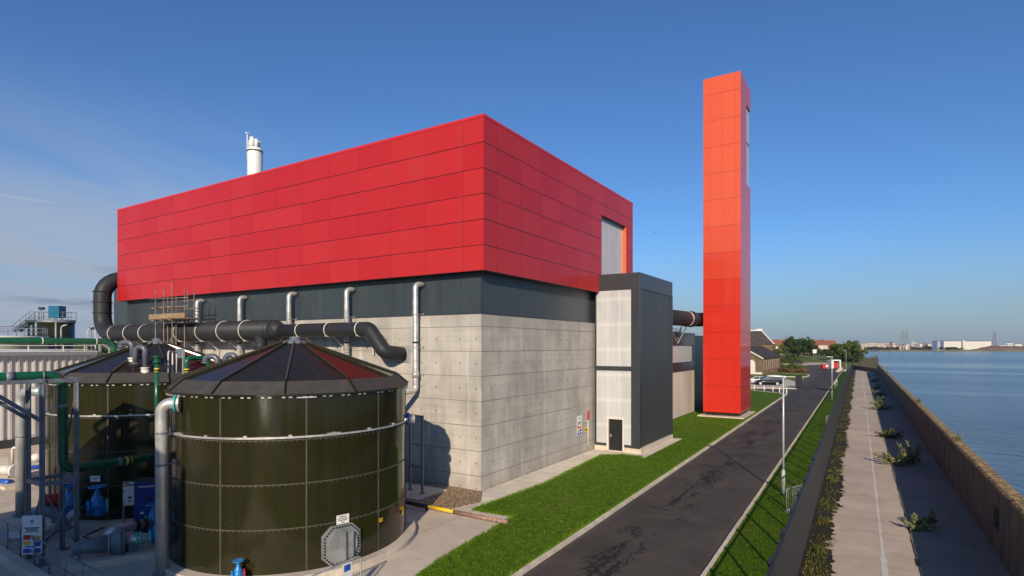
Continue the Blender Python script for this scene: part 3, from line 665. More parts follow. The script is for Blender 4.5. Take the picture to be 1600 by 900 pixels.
# ------------------------------------------------------------------ main building
BX0, BX1, BY0, BY1 = -54.2, -16.95, 24.08, 44.4
bd = thing('process_building', 'large hall with glossy red cladding above dark band and concrete base', 'building', (BX0, BY0, 0))
m = MB(); m.quad((BX0, BY0, -.3), (BX1, BY0, -.3), (BX1, BY0, 9.14), (BX0, BY0, 9.14), 0); m.quad((BX1, BY0, -.3), (BX1, BY1, -.3), (BX1, BY1, 9.14), (BX1, BY0, 9.14), 1)
m.quad((BX1, BY1, -.3), (BX0, BY1, -.3), (BX0, BY1, 9.14), (BX1, BY1, 9.14), 0); m.quad((BX0, BY1, -.3), (BX0, BY0, -.3), (BX0, BY0, 9.14), (BX0, BY1, 9.14), 1)
m.quad((BX0, BY0, 9.14), (BX1, BY0, 9.14), (BX1, BY1, 9.14), (BX0, BY1, 9.14), 0)
m.build('concrete_wall', ['conc_x', 'conc_y'], bd)
m = MB(); i_ = .06
m.quad((BX0 + i_, BY0 + i_, 9.15), (BX1 - i_, BY0 + i_, 9.15), (BX1 - i_, BY0 + i_, 11.34), (BX0 + i_, BY0 + i_, 11.34), 0); m.quad((BX1 - i_, BY0 + i_, 9.15), (BX1 - i_, BY1 - i_, 9.15), (BX1 - i_, BY1 - i_, 11.34), (BX1 - i_, BY0 + i_, 11.34), 1)
m.quad((BX0 + i_, BY1 - i_, 9.15), (BX0 + i_, BY0 + i_, 9.15), (BX0 + i_, BY0 + i_, 11.34), (BX0 + i_, BY1 - i_, 11.34), 1)
m.box(BX0 - .03, BX1 + .03, BY0 - .03, BY1 + .02, 9.143, 9.20, 2)
m.build('dark_band', ['dark_x', 'dark_y', 'dark'], bd)
# red box, standing 0.5 m proud; recessed translucent window near the north corner
ox0, ox1, oy0, oy1, z0, z1 = BX0 - .45, BX1 + .5, BY0 - .5, BY1 + .45, 11.29, 19.0
wy0, wy1, wz0, wz1 = 38.45, 43.35, 11.29, 16.95
m = MB(); m.quad((ox0, oy0, z0), (ox1, oy0, z0), (ox1, oy0, z1), (ox0, oy0, z1), 0)
m.quad((ox1, oy0, z0), (ox1, wy0, z0), (ox1, wy0, z1), (ox1, oy0, z1), 1); m.quad((ox1, wy1, z0), (ox1, oy1, z0), (ox1, oy1, z1), (ox1, wy1, z1), 1); m.quad((ox1, wy0, wz1), (ox1, wy1, wz1), (ox1, wy1, z1), (ox1, wy0, z1), 1)
m.quad((ox1, oy1, z0), (ox0, oy1, z0), (ox0, oy1, z1), (ox1, oy1, z1), 0); m.quad((ox0, oy1, z0), (ox0, oy0, z0), (ox0, oy0, z1), (ox0, oy1, z1), 1)
m.quad((ox0, oy0, z0), (ox0, oy1, z0), (ox1, oy1, z0), (ox1, oy0, z0), 2)
m.build('red_cladding', ['red_x', 'red_y', 'dark'], bd)
m = MB(); m.box(ox0 - .02, ox1 + .02, oy0 - .02, oy0 + .5, 19.003, 19.15); m.box(ox0 - .02, ox1 + .02, oy1 - .5, oy1 + .02, 19.003, 19.15); m.box(ox0 - .02, ox0 + .5, oy0 + .5, oy1 - .5, 19.003, 19.15); m.box(ox1 - .5, ox1 + .02, oy0 + .5, oy1 - .5, 19.003, 19.15)
m.build('parapet_cap', 'red_plain', bd)
m = MB(); m.box(ox0 + .5, ox1 - .5, oy0 + .5, oy1 - .5, 18.6, 18.72); m.build('roof', 'dark', bd)
rc = .3
m = MB(); m.quad((ox1 - rc, wy0, wz0), (ox1 - rc, wy1, wz0), (ox1 - rc, wy1, wz1), (ox1 - rc, wy0, wz1)); m.build('translucent_window', 'poly_y', bd)
m = MB(); m.quad((ox1, wy1, wz0), (ox1 - rc, wy1, wz0), (ox1 - rc, wy1, wz1), (ox1, wy1, wz1), 0); m.quad((ox1 - rc, wy0, wz0), (ox1, wy0, wz0), (ox1, wy0, wz1), (ox1 - rc, wy0, wz1), 0); m.quad((ox1, wy0, wz1), (ox1, wy1, wz1), (ox1 - rc, wy1, wz1), (ox1 - rc, wy0, wz1), 1)
m.build('window_reveal', ['orange', 'dark'], bd)

# annex behind the west end
ax_ = MB(); ax_.box(-63.75, -54.9, 27.2, 42, -.3, 13.1); tag(ax_.build('west_annex', 'dark_x', base=(-60, 27, 0)), 'dark grey block behind the left end of the red hall', 'building')

# ------------------------------------------------------------------ stair tower
SX0, SX1, SY0, SY1, SZ = -16.75, -13.42, 38.0, 45.6, 12.55
st = thing('stair_tower', 'slim dark grey stair tower with white translucent front and single door', 'building', (SX0, SY0, 0))
m = MB(); m.box(SX0 + .1, SX1 - .1, SY0 + .3, SY1 - .08, .3, SZ - .05); m.build('core_wall', 'dark_y', st)
m = MB(); m.box(SX0 - .1, SX1 + .04, SY0 + .1, SY1, -.2, .42); m.build('plinth', 'plinth', st)
m = MB(); m.box(SX0, SX1, SY0 - .06, SY1 + .02, 11.42, SZ); m.box(SX1 - .62, SX1, SY0 - .063, SY0 + .35, .42, 11.42); m.box(SX0, SX0 + .1, SY0 - .06, SY0 + .35, .42, 11.42)
m.box(SX0 + .1, SX1 - .62, SY0 - .055, SY0 + .3, 5.75, 6.05); m.box(SX0 + .1, SX0 + .98, SY0 - .055, SY0 + .3, .43, .58); m.box(SX0 + 2.12, SX1 - .62, SY0 - .055, SY0 + .3, .43, .58)
m.build('dark_frame', 'dark', st, bevel=.012)
m = MB(); Y = SY0 + .42
while Y < SY1: m.box(SX1 - .1, SX1 - .035, Y, Y + .16, .45, 11.42); Y += .3
m.build('ribbed_cladding', 'dark', st)
m = MB(); m.box(SX1 - .05, SX1 + .02, SY1 - .3, SY1 + .023, .42, 11.42); m.build('corner_trim', 'dark', st)
m = MB(); m.box(SX0 + .1, SX1 - .62, SY0 + .02, SY0 + .28, 6.05, 11.42); m.build('translucent_panel', 'poly_x', st)
m = MB(); m.box(SX0 + .1, SX0 + .9, SY0 + .02, SY0 + .28, .58, 5.75); m.box(SX0 + 2.2, SX1 - .62, SY0 + .02, SY0 + .28, .58, 5.75); m.box(SX0 + .9, SX0 + 2.2, SY0 + .02, SY0 + .28, 2.45, 5.75); m.build('translucent_panel', 'poly_x', st)
m = MB(); m.box(SX0 + .90, SX0 + 1.03, SY0 - .06, SY0 + .25, .1, 2.45); m.box(SX0 + 2.08, SX0 + 2.2, SY0 - .06, SY0 + .25, .1, 2.45); m.box(SX0 + 1.03, SX0 + 2.08, SY0 - .06, SY0 + .25, 2.32, 2.45); m.build('door_frame', 'cream', st)
m = MB(); m.box(SX0 + 1.03, SX0 + 2.08, SY0 + .08, SY0 + .16, .1, 2.32); dr = m.build('door', 'black', st, bevel=.008)
m = MB(); m.box(SX0 + 1.13, SX0 + 1.19, SY0 + .03, SY0 + .08, 1.05, 1.25); m.tube([(SX0 + 1.16, SY0 + .05, 1.12), (SX0 + 1.16, SY0 - .0, 1.12), (SX0 + 1.30, SY0 - .0, 1.12)], .014, 8); m.build('handle', 'steel', dr)

# ------------------------------------------------------------------ low annex, north of the stair tower
ax = thing('low_annex', 'low concrete annex with translucent clerestory between stair tower and flue tower', 'building', (-17.0, 46, 0))
m = MB(); m.box(-30, -17.0, 45.7, 66.4, -.2, 4.75); m.build('concrete_wall', 'conc_plain', ax)
m = MB(); m.box(-30, -16.97, 45.7, 66.42, 4.753, 5.75); m.box(-30, -16.96, 45.7, 66.43, 7.55, 8.9); m.build('dark_band', 'brown_y', ax)
m = MB(); m.box(-29.9, -17.06, 45.72, 65.4, 5.75, 7.55, 0); m.box(-29.9, -17.02, 65.4, 66.4, 5.75, 7.55, 1); m.build('translucent_window', ['poly_y', 'dark'], ax)
m = MB(); m.box(-30, -17.6, 66.45, 84, -.2, 8.7); m.build('rear_wall', 'dark_y', ax)
rl = MB()
for z in (9.1, 9.35): rl.tube([(-18.3, 45.8, z), (-18.3, 66, z)], .04, 6)
Y = 46
while Y < 66.1: rl.tube([(-18.3, Y, 8.9), (-18.3, Y, 9.4)], .03, 6); Y += 1.6
rl.build('guard_rail', 'wood', ax)

# ------------------------------------------------------------------ flue tower
TX0, TX1, TY0, TY1, TZ = -15.06, -11.3, 62.3, 68.0, 35.75
ft = thing('flue_tower', 'tall square tower clad in orange panels turning red lower down', 'tower', ((TX0 + TX1) / 2, (TY0 + TY1) / 2, 0))
m = MB(); sy, s0, s1 = 65.55, 24.9, 33.5
m.quad((TX0, TY0, .5), (TX1, TY0, .5), (TX1, TY0, TZ), (TX0, TY0, TZ), 0); m.quad((TX1 - .3, TY1, .5), (TX0, TY1, .5), (TX0, TY1, TZ), (TX1 - .3, TY1, TZ), 0); m.quad((TX1, TY1, .5), (TX1 - .3, TY1, .5), (TX1 - .3, TY1, s0), (TX1, TY1, s0), 0); m.quad((TX1, TY1, s1), (TX1 - .3, TY1, s1), (TX1 - .3, TY1, TZ), (TX1, TY1, TZ), 0); m.quad((TX0, TY1, .5), (TX0, TY0, .5), (TX0, TY0, TZ), (TX0, TY1, TZ), 1)
m.quad((TX1, TY0, .5), (TX1, sy, .5), (TX1, sy, TZ), (TX1, TY0, TZ), 1); m.quad((TX1, sy, .5), (TX1, TY1, .5), (TX1, TY1, s0), (TX1, sy, s0), 1); m.quad((TX1, sy, s1), (TX1, TY1, s1), (TX1, TY1, TZ), (TX1, sy, TZ), 1)
m.quad((TX0, TY0, TZ), (TX1, TY0, TZ), (TX1, TY1, TZ), (TX0, TY1, TZ), 0); m.quad((TX0, TY0, .5), (TX0, TY1, .5), (TX1, TY1, .5), (TX1, TY0, .5), 0)
m.quad((TX1, sy, s0), (TX1 - .3, sy, s0), (TX1 - .3, sy, s1), (TX1, sy, s1), 1); m.quad((TX1, sy, s1), (TX1 - .3, sy, s1), (TX1 - .3, TY1, s1), (TX1, TY1, s1), 1)
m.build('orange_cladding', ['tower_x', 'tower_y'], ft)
m = MB(); m.box(TX1 - .34, TX1 - .16, sy + .01, TY1 - .02, s0, s1 - .02, 0); m.box(TX1 - .165, TX1 - .13, sy + .01, TY1 - .02, 29.6, 29.75, 1); m.build('translucent_panel', ['poly_y', 'dark'], ft)
m = MB(); m.box(TX0 + .25, TX1 - .25, TY0 + .25, TY1 - .25, .16, .5); m.build('base_recess', 'black', ft)
# ------------------------------------------------------------------ overhead duct to the flue tower
du = thing('exhaust_duct', 'fat black duct running above annex roof into the flue tower', 'duct', (-15.2, 46, 9))
m = MB(); m.tube(fillet([(-16.1, 42, 10.0), (-16.1, 64.5, 10.35), (-14.5, 64.9, 10.4)], 1.2), .76, 24); m.build('pipe', 'duct', du)
for Y, X in ((50, -16.1), (59.6, -16.1)):
    m = MB(); m.ring((X, Y, 10.0 + (Y - 42) * .0156), .79, .06, (.05, 1, 0), 28, 6); m.bar((X - .5, Y, 9.5), (-17, Y, 8.2), .09); m.bar((X, Y, 9.4), (-17, Y, 7.7), .08); m.build('support_hoop', 'galv', du)
m = MB(); m.ring((-16.1, 61.2, 10.3), .80, .07, (.0, 1, 0), 28, 6); m.build('flange', 'duct', du)
# ------------------------------------------------------------------ chimney
ch = thing('boiler_chimney', 'cream round chimney with small outlet pipes rising behind red roof edge', 'chimney', (-47.9, 32, 18.7))
c_ = Vector((-47.9, 32, 0)); m = MB(); m.lathe(c_, [(.66, 18.7), (.66, 25.4), (.60, 25.6)], 28, cap_top=True); m.build('shell', 'white', ch)
for k, (dx, dy, r) in enumerate(((-.38, -.2, .17), (0, -.3, .2), (.36, -.1, .17), (0, .35, .2))):
    m = MB(); m.cyl(c_ + Vector((dx, dy, 25.55)), c_ + Vector((dx, dy, 26.35 + (k == 1) * .2)), r, 14); m.build('outlet_pipe', 'white', ch)
m = MB(); m.cyl(c_ + Vector((-.72, -.3, 24.6)), c_ + Vector((-.72, -.3, 27.1)), .05, 8); m.box(c_.x - .86, c_.x - .58, 31.6, 31.8, 27.02, 27.12); m.build('lightning_rod', 'white', ch)
m = MB(); m.lathe(c_, [(.67, 25.25), (.70, 25.25), (.70, 25.34), (.67, 25.34)], 28); m.build('rim_band', 'black', ch)
# ------------------------------------------------------------------ digester tanks
TR, T1, T2 = 4.25, Vector((-19.05, 14.43, 0)), Vector((-29.7, 14.55, 0))
TB = .22; CH = 1.42; TOP = TB + 4 * CH
def surf(c, px, py, out=0.0):
    """where the sight line of a pixel meets the tank shell; returns point and outward normal"""
    r = Vector(ray(px)); C = Vector((c.x, c.y)); a = r.dot(r); b = -2 * r.dot(C); k = C.dot(C) - TR * TR
    q = max(b * b - 4 * a * k, 0); d = (-b - math.sqrt(q)) / (2 * a); p = r * d; n = (p - C).normalized()
    return Vector((p.x + n.x * out, p.y + n.y * out, EYE + (HOR - py) * d / F)), Vector((n.x, n.y, 0))
Zv = Vector((0, 0, 1))
def on_tank(c, ang, z, out=0.): return c + Vector(((TR + out) * math.cos(ang), (TR + out) * math.sin(ang), z))
def seg(m, c, a0, a1, z0, z1, r0, r1, n=6, mi=0):
    """curved strip box on the shell"""
    o = len(m.v)
    for i in range(n + 1):
        a = a0 + (a1 - a0) * i / n
        for (r, z) in ((r0, z0), (r1, z0), (r1, z1), (r0, z1)): m.v.append(c + Vector((r * math.cos(a), r * math.sin(a), z)))
    for i in range(n):
        for k in range(4): m.face([o + i * 4 + k, o + i * 4 + (k + 1) % 4, o + i * 4 + 4 + (k + 1) % 4, o + i * 4 + 4 + k], mi)
    m.face([o, o + 1, o + 2, o + 3], mi); m.face([o + n * 4 + k for k in (3, 2, 1, 0)], mi)
def tank(c, label, a_seam, ridge0, slabs):
    t = thing('digester_tank', label, 'tank', (c.x, c.y, 0), 'round olive digester tanks')
    m = MB(); m.lathe(c, [(TR + .42, -.1), (TR + .42, TB - .02), (TR + .40, TB), (TR - .3, TB)], 72, sm=False); m.build('base_ring', 'plinth', t)
    m = MB(); m.lathe(c, [(TR, TB), (TR, TOP)], 160); m.build('shell', 'enamel', t)
    # lapped sheet joints with their rows of bolt heads
    m = MB(); bo = MB()
    for k in range(1, 4): seg(m, c, 0, 2 * math.pi, TB + k * CH - .012, TB + k * CH + .016, TR, TR + .012, 96)
    seams = [a_seam + 2 * math.pi * k / 10 for k in range(10)]
    for a in seams: seg(m, c, a - .0055, a + .0055, TB + .02, TOP - .03, TR, TR + .010, 1)
    m.build('sheet_joint', 'bolt', t)
    for k in range(1, 4):
        nb = 150
        for i in range(nb):
            p = on_tank(c, 2 * math.pi * i / nb, TB + k * CH, .022); bo.obox(p - Zv * .035, .028, .03, .034, 2 * math.pi * i / nb)
    for a in seams:
        z = TB + .1
        while z < TOP: bo.obox(on_tank(c, a, z, .018), .024, .034, .034, a); z += .085
    bo.build('bolt_row', 'bolt', t)
    # wind girder below the top course, with splice plates
    m = MB(); zg = TB + 3 * CH + .06
    seg(m, c, 0, 2 * math.pi, zg, zg + .045, TR + .012, TR + .10, 96); seg(m, c, 0, 2 * math.pi, zg + .045, zg + .06, TR + .07, TR + .10, 96)
    for k in range(20):
        a = a_seam + .2 + math.pi * k / 10; seg(m, c, a - .012, a + .012, zg + .06, zg + .11, TR + .02, TR + .09, 1)
        if k % 4 == 0: seg(m, c, a - .05, a + .05, zg + .06, zg + .095, TR + .03, TR + .11, 2)
    m.build('wind_girder', 'steel', t)
    m = MB(); seg(m, c, 0, 2 * math.pi, TOP - .02, TOP + .035, TR - .1, TR + .10, 96); 

    for i in range(130):
        a = 2 * math.pi * i / 130
        if i % 3: m.obox(on_tank(c, a, TOP - .05, .05), .03, .1, .045, a, 1)
    for a in seams[::2]: seg(m, c, a - .07, a + .07, TOP - .085, TOP - .045, TR + .02, TR + .1, 2, 1)
    m.build('rim_angle', ['enamel', 'steel'], t)
    # faceted cone roof: steep skirt, long facets, flanged ridges with bolts
    N = 12; zt = 7.62; m = MB(); rg = MB()
    def rp(k, r, z): a = ridge0 + 2 * math.pi * k / N; return c + Vector((r * math.cos(a), r * math.sin(a), z))
    pr = [(TR + .13, TOP + .04), (3.92, TOP + .44), (.42, zt)]
    for k in range(N):
        for i_, ((ra, za), (rb_, zb)) in enumerate(zip(pr, pr[1:])): m.quad(rp(k, ra, za), rp(k + 1, ra, za), rp(k + 1, rb_, zb), rp(k, rb_, zb), 1 - i_)
        for (ra, za), (rb_, zb) in zip(pr, pr[1:]): rg.bar(rp(k, ra, za + .02), rp(k, rb_, zb + .02), .03, .10)
        A, B = rp(k, pr[1][0], pr[1][1] + .07), rp(k, pr[2][0], pr[2][1] + .07)
        for i in range(26):
            p = A.lerp(B, (i + .5) / 26); a = ridge0 + 2 * math.pi * k / N; rg.obox(p, .03, .055, .025, a, 1)
    m.build('roof', ['roof_en', 'skirt'], t); rg.build('roof_ridge', ['enamel', 'bolt'], t)
    m = MB(); m.lathe(c, [(.5, zt - .06), (.46, zt + .04), (.2, zt + .1), (.16, zt + .22), (.0, zt + .25)], 24); m.build('apex_cap', 'dullgalv', t)
    return t
fa1 = math.atan2(-T1.y, -T1.x); fa2 = math.atan2(-T2.y, -T2.x)
tank1 = tank(T1, 'nearer olive round tank with a galvanised octagonal hatch near its foot', fa1 + R(4.8), fa1 + R(-4), 0)
tank2 = tank(T2, 'rear olive round tank beside the white shed, grey gooseneck pipes on its roof', fa2 + R(12), fa2 + R(6), 0)
# hatch on the near tank
p, n = surf(T1, 533, 852); U = Vector((-n.y, n.x, 0)); Zv = Vector((0, 0, 1)); hc = Vector((p.x, p.y, .87))
def plate(m, c, n, pts, th, mi=0):
    n = Vector(n); u = Vector((-n.y, n.x, 0)); o = len(m.v); k = len(pts)
    for d in (0, th):
        for (a, b) in pts: m.v.append(Vector(c) + u * a + Zv * b + n * d)
    m.face([o + i for i in range(k)][::-1], mi); m.face([o + k + i for i in range(k)], mi)
    for i in range(k): m.face([o + i, o + (i + 1) % k, o + k + (i + 1) % k, o + k + i], mi)
    return m
m = MB(); h = .66; q = .36; plate(m, hc + n * -.12, n, [(-h, -q), (-q, -h), (q, -h), (h, -q), (h, q), (q, h), (-q, h), (-h, q)], .19); hm_ = m
m = MB(); m.disc(hc + n * .12, n, .52, .07, 40); m.obox(hc + n * .2, .15, .11, .96, math.atan2(n.y, n.x)); m.obox(hc + n * .2 + U * .26, .15, .11, .84, math.atan2(n.y, n.x)); hcov = m
m = hm_
for i in range(40):
    a = 2 * math.pi * i / 40; rr = h * .93 if False else .60
    sq = max(abs(math.cos(a)), abs(math.sin(a)), (abs(math.cos(a)) + abs(math.sin(a))) / 1.54); rr = .60 / sq
    m.obox(hc + n * .085 + U * rr * math.cos(a) + Zv * rr * math.sin(a), .04, .045, .045, math.atan2(n.y, n.x), 1)
ht = m.build('hatch', ['galvh', 'black'], tank1); hcov.build('hatch_cover', 'galvh', ht)
def sign_on_tank(c, px, py, w, h, mats, name, label, rows, cat='sign'):
    p, n = surf(c, px, py, .05); m = MB(); plate(m, p, n, [(-w / 2, -h / 2), (w / 2, -h / 2), (w / 2, h / 2), (-w / 2, h / 2)], .012, 0)
    for (a, b, ww, hh, k) in rows: plate(m, p + n * .012, n, [((a - ww / 2) * w, (b - hh / 2) * h), ((a + ww / 2) * w, (b - hh / 2) * h), ((a + ww / 2) * w, (b + hh / 2) * h), ((a - ww / 2) * w, (b + hh / 2) * h)], .004, k)
    return tag(m.build(name, mats, base=p), label, cat)
txt = [(0, .3, .6, .09, 1), (0, .08, .78, .08, 1), (-.02, -.1, .7, .08, 1), (0, -.32, .28, .09, 1)]
sign_on_tank(T1, 534.5, 810.5, .44, .30, ['white', 'black'], 'tank_sign', 'small white notice with black lines above the octagonal hatch', txt)
sign_on_tank(T2, 150.5, 747.5, .40, .24, ['white', 'black'], 'tank_sign', 'small white notice on shaded tank under the green pipe', [(0, .12, .75, .12, 1), (0, -.15, .3, .12, 1)])
sign_on_tank(T1, 593.5, 812, .17, .13, ['yellow', 'black'], 'hazard_label', 'tiny yellow label on tank joint right of the white notice', [(0, 0, .6, .3, 1)], 'label')
sign_on_tank(T1, 628, 800, .26, .15, ['yellow', 'black'], 'hazard_label', 'tiny yellow label at the right hand edge of the near tank', [(0, 0, .6, .2, 1)], 'label')

# silver down pipes from the rim of each tank
def flange(m, c, axis, r, mi=0, th=.05, nb=10):
    m.disc(c, axis, r, th, 24, mi); ax = Vector(axis).normalized(); u = ax.orthogonal().normalized(); w = ax.cross(u)
    for i in range(nb):
        a = 2 * math.pi * i / nb; p = Vector(c) + (u * math.cos(a) + w * math.sin(a)) * r * .84; m.cyl(p - ax * th, p + ax * th, .018, 6, mi=mi)
def downpipe(c, px_flange, py_flange, px_drop, d_drop, label, r=.19):
    p, n = surf(c, px_flange, py_flange); e = D(px_drop, HOR, d_drop); e = Vector((e.x, e.y, p.z)); dr = (e - p); t = thing('overflow_pipe', label, 'pipe', (e.x, e.y, 0), 'silver overflow pipes')
    m = MB(); m.tube(fillet([p, e, (e.x, e.y, 0)], .5, 10), r, 20); m.build('pipe', 'steel', t)
    m = MB(); flange(m, p + dr.normalized() * .16, dr, r + .10, th=.05); m.build('flange', 'teal', t)
    m = MB(); m.disc(p + dr.normalized() * .05, dr, r + .11, .07, 24); m.build('wall_flange', 'galv', t)
    for z in (p.z - .95, p.z - 2.0):
        m = MB(); m.cyl((e.x, e.y, z - .03), (e.x, e.y, z + .03), r + .018, 20); m.build('clamp', 'dullgalv', t)
    m = MB(); q = on_tank(c, math.atan2(e.y - c.y, e.x - c.x), p.z - 2.0); m.bar((e.x, e.y, p.z - 2), q, .05); m.build('bracket', 'dullgalv', t)
    m = MB(); flange(m, (e.x, e.y, .05), (0, 0, 1), r + .1); m.build('foot_flange', 'dullgalv', t)
downpipe(T1, 284, 630, 253, 18.7, 'silver pipe bending down in front of the nearer olive tank')
downpipe(T2, 75, 612, 33, 25.2, 'silver pipe standing beside the far corner of the white shed', .2)

# gooseneck vents on the roofs
def goose(base, dirv, hgt, over, drop, r, label, foot=True):
    b = Vector(base); d = Vector(dirv).normalized(); t = thing('gooseneck_vent', label, 'vent pipe', b, 'grey gooseneck vents on the tank roofs')
    m = MB(); m.tube(fillet([b, b + Zv * hgt, b + Zv * hgt + d * over, b + Zv * (hgt - drop) + d * over], min(over / 2, .22), 8), r, 14); m.build('pipe', 'greyp', t)
    m = MB(); m.cyl(b + Zv * .05, b + Zv * .12, r + .07, 16); m.cyl(b - Zv * .25, b + Zv * .05, r + .09, 16, r + .04); m.build('foot_flange', 'cream', t)
    m = MB(); e = b + Zv * (hgt - drop) + d * over; m.cyl(e, e + Zv * .07, r + .05, 14); m.build('end_flange', 'greyp', t)
IL = Vector((-CT, -ST, 0))      # roughly across the view
def roofz(c, p):
    r = (Vector((p.x, p.y, 0)) - c).length; return 7.62 - (r - .42) * (7.62 - TOP - .44) / 3.5
for px, d, dv, hh, ov, dp, lb in ((207, 25.6, IL, .80, .50, .22, 'left hand grey gooseneck vent on the rear tank roof'), (227, 24.8, IL, 1.0, .42, .75, 'right hand grey gooseneck vent on the rear tank roof, doubling back to the roof')):
    q = D(px, HOR, d); q.z = roofz(T2, q)
    if ov > .1: goose(q, dv, hh, ov, dp, .11, lb)
    else:
        t = thing('gooseneck_vent', lb, 'vent pipe', q, 'grey gooseneck vents on the tank roofs'); m = MB(); m.cyl(q - Zv * .1, q + Zv * .62, .11, 14); m.cyl(q + Zv * .55, q + Zv * .62, .17, 14); m.build('pipe', 'greyp', t)
        m = MB(); m.cyl(q - Zv * .2, q + Zv * .12, .19, 16, .15); m.build('foot_flange', 'cream', t)
for px, dd, hh, ov, lb in ((340, 23.9, 1.0, .5, 'grey gooseneck vent behind left slope of the nearer tank roof'), (352, 24.2, 1.05, .42, 'second grey gooseneck vent behind the nearer tank roof, closer to its apex')):
    q = D(px, HOR, dd); q.z = 6.05; goose(q, IL if px < 345 else IL * -.6, hh, ov, .3, .12, lb)

# ------------------------------------------------------------------ green pipes
GX = -24.4
def gpipe(label, pts, r, fr=.3, bands=(), clamps=(), grp='green process pipes'):
    t = thing('green_pipe', label, 'pipe', pts[0], grp); m = MB(); m.tube(fillet(pts, fr, 8), r, 18); m.build('pipe', 'green', t)
    for (p, ax, mt, L, dr) in bands:
        p = Vector(p); a = Vector(ax).normalized(); m = MB(); m.cyl(p - a * L / 2, p + a * L / 2, r + dr, 18, sm=True)
        b_ = m.build({'yellow': 'marker_band', 'dullgalv': 'coupling'}.get(mt, 'clamp'), mt, t)
        if mt == 'yellow':
            m = MB()
            m.cyl(p - a * L * .18, p + a * L * .18, r + dr + .002, 18)
            m.build('band_mark', 'black', b_)
    return t
gp = D(98, HOR, 20.4); gx, gy = gp.x, gp.y
gpipe('green pipe crossing the steel trestle and running low between the tanks', [(gx, -1, 6.45), (gx, gy, 6.45), (gx, gy, 3.05), (gx, 19.5, 3.05)], .165, .42,
      [((gx, 7.3, 6.45), (0, 1, 0), 'dullgalv', .25, .006), ((gx, 8.2, 6.45), (0, 1, 0), 'dullgalv', .05, .02), ((gx, gy, 5.35), (0, 0, 1), 'dullgalv', .12, .008), ((gx, 10.9, 3.05), (0, 1, 0), 'yellow', .22, .006), ((gx, 10.6, 3.05), (0, 1, 0), 'dullgalv', .16, .005), ((gx, 11.9, 3.05), (0, 1, 0), 'dullgalv', .05, .02)])
gv_ = D(245, HOR, 22.9)
gpipe('thin upright green pipe with yellow band between the two tanks', [(gv_.x, gv_.y, 3.2), (gv_.x, gv_.y, 7.1)], .085, .1, [((gv_.x, gv_.y, 6.52), (0, 0, 1), 'yellow', .17, .006), ((gv_.x, gv_.y, 6.85), (0, 0, 1), 'green', .1, .05), ((gv_.x, gv_.y, 7.05), (0, 0, 1), 'green', .05, .05)])
gpipe('green pipe bent like a staple with yellow band behind the near tank eave', [(-24.4, 13.15, 5.4), (-24.4, 13.15, 6.98), (-24.4, 14.1, 6.98), (-24.4, 14.1, 5.4)], .10, .2, [((-24.4, 13.15, 6.45), (0, 0, 1), 'yellow', .16, .006)])
gpipe('green pipe along the top of the white shed bending down at its end', [(-52.2, -6, 7.85), (-52.2, 22.3, 7.85), (-52.2, 22.3, 5.5)], .23, .6, [((-52.2, 17.5, 7.85), (0, 1, 0), 'cream', .08, .03), ((-52.2, 21.0, 7.85), (0, 1, 0), 'cream', .08, .03), ((-52.2, 13.0, 7.85), (0, 1, 0), 'cream', .08, .03)])
sp2 = MB(); b_ = Vector((gx, 11.95, 0)); sp2.bar(b_ + Zv * .05, b_ + Zv * 2.9, .09); sp2.box(b_.x - .14, b_.x + .14, 11.81, 12.09, 0, .04); sp2.ring((gx, 11.95, 3.05), .18, .02, (0, 1, 0), 20, 6)
tag(sp2.build('pipe_support', 'dullgalv', base=b_), 'slim grey post holding up the low green pipe', 'post')

gb_ = D(281, 552, 25.5); t = thing('gauge_board', 'small grey panel on a post behind the near tank eave', 'panel', (gb_.x, gb_.y, 5))
m = MB(); m.obox(gb_, .34, .08, .42, TH); m.build('panel', 'pumpgrey', t); m = MB(); m.bar(gb_ + Vector((.2, .05, .22)), Vector((gb_.x + .2, gb_.y + .05, 4.5)), .08); m.build('post', 'galv', t)
hp = D(263, 583, 23.4); hq = D(276, 583, 24.4); t = thing('hoop_rail', 'small white hoop rail at the left eave of the nearer tank', 'railing', hp)
m = MB(); m.tube(fillet([hp, hp + Zv * .9, hq + Zv * .9, hq], .12, 5), .03, 8); m.build('hoop', 'cream', t); m = MB(); m.tube([hp.lerp(hq, .5) + Zv * .9, hp.lerp(hq, .5) - Zv * .6], .03, 8); m.build('post', 'cream', t)
# ------------------------------------------------------------------ steel trestle under the green pipe
tx0, tx1, ty0, ty1, tz = -25.2, -24.0, 8.05, 9.05, 6.22
te = thing('pipe_trestle', 'grey steel braced trestle carrying the green pipe elbow', 'frame', ((tx0 + tx1) / 2, (ty0 + ty1) / 2, 0))
for x in (tx0, tx1):
    for y in (ty0, ty1):
        m = MB(); m.bar((x, y, .03), (x, y, tz), .05, .16); m.bar((x - .08, y, .03), (x - .08, y, tz), .16, .02); m.bar((x + .08, y, .03), (x + .08, y, tz), .16, .02); m.box(x - .18, x + .18, y - .18, y + .18, 0, .035); m.build('leg', 'dullgalv', te)
for z in (tz + .07, 2.75):
    for y in (ty0, ty1):
        m = MB(); m.bar((tx0 - .1, y, z), (tx1 + .1, y, z), .12, .14); m.build('beam', 'dullgalv', te)
    for x in (tx0, tx1):
        m = MB(); m.bar((x, ty0 - (1.6 if z > 4 else 0), z - .005), (x, ty1, z - .005), .11, .13); m.build('beam', 'dullgalv', te)
for (a, b) in (((tx1, ty0, .4), (tx1, ty1, 2.6)), ((tx1, ty1, .4), (tx1, ty0, 2.6)), ((tx0, ty0, .4), (tx1, ty0, 2.6)), ((tx0, ty1, 2.9), (tx1, ty1, 6.0))):
    m = MB(); m.bar(a, b, .05, .03); m.build('brace', 'dullgalv', te)
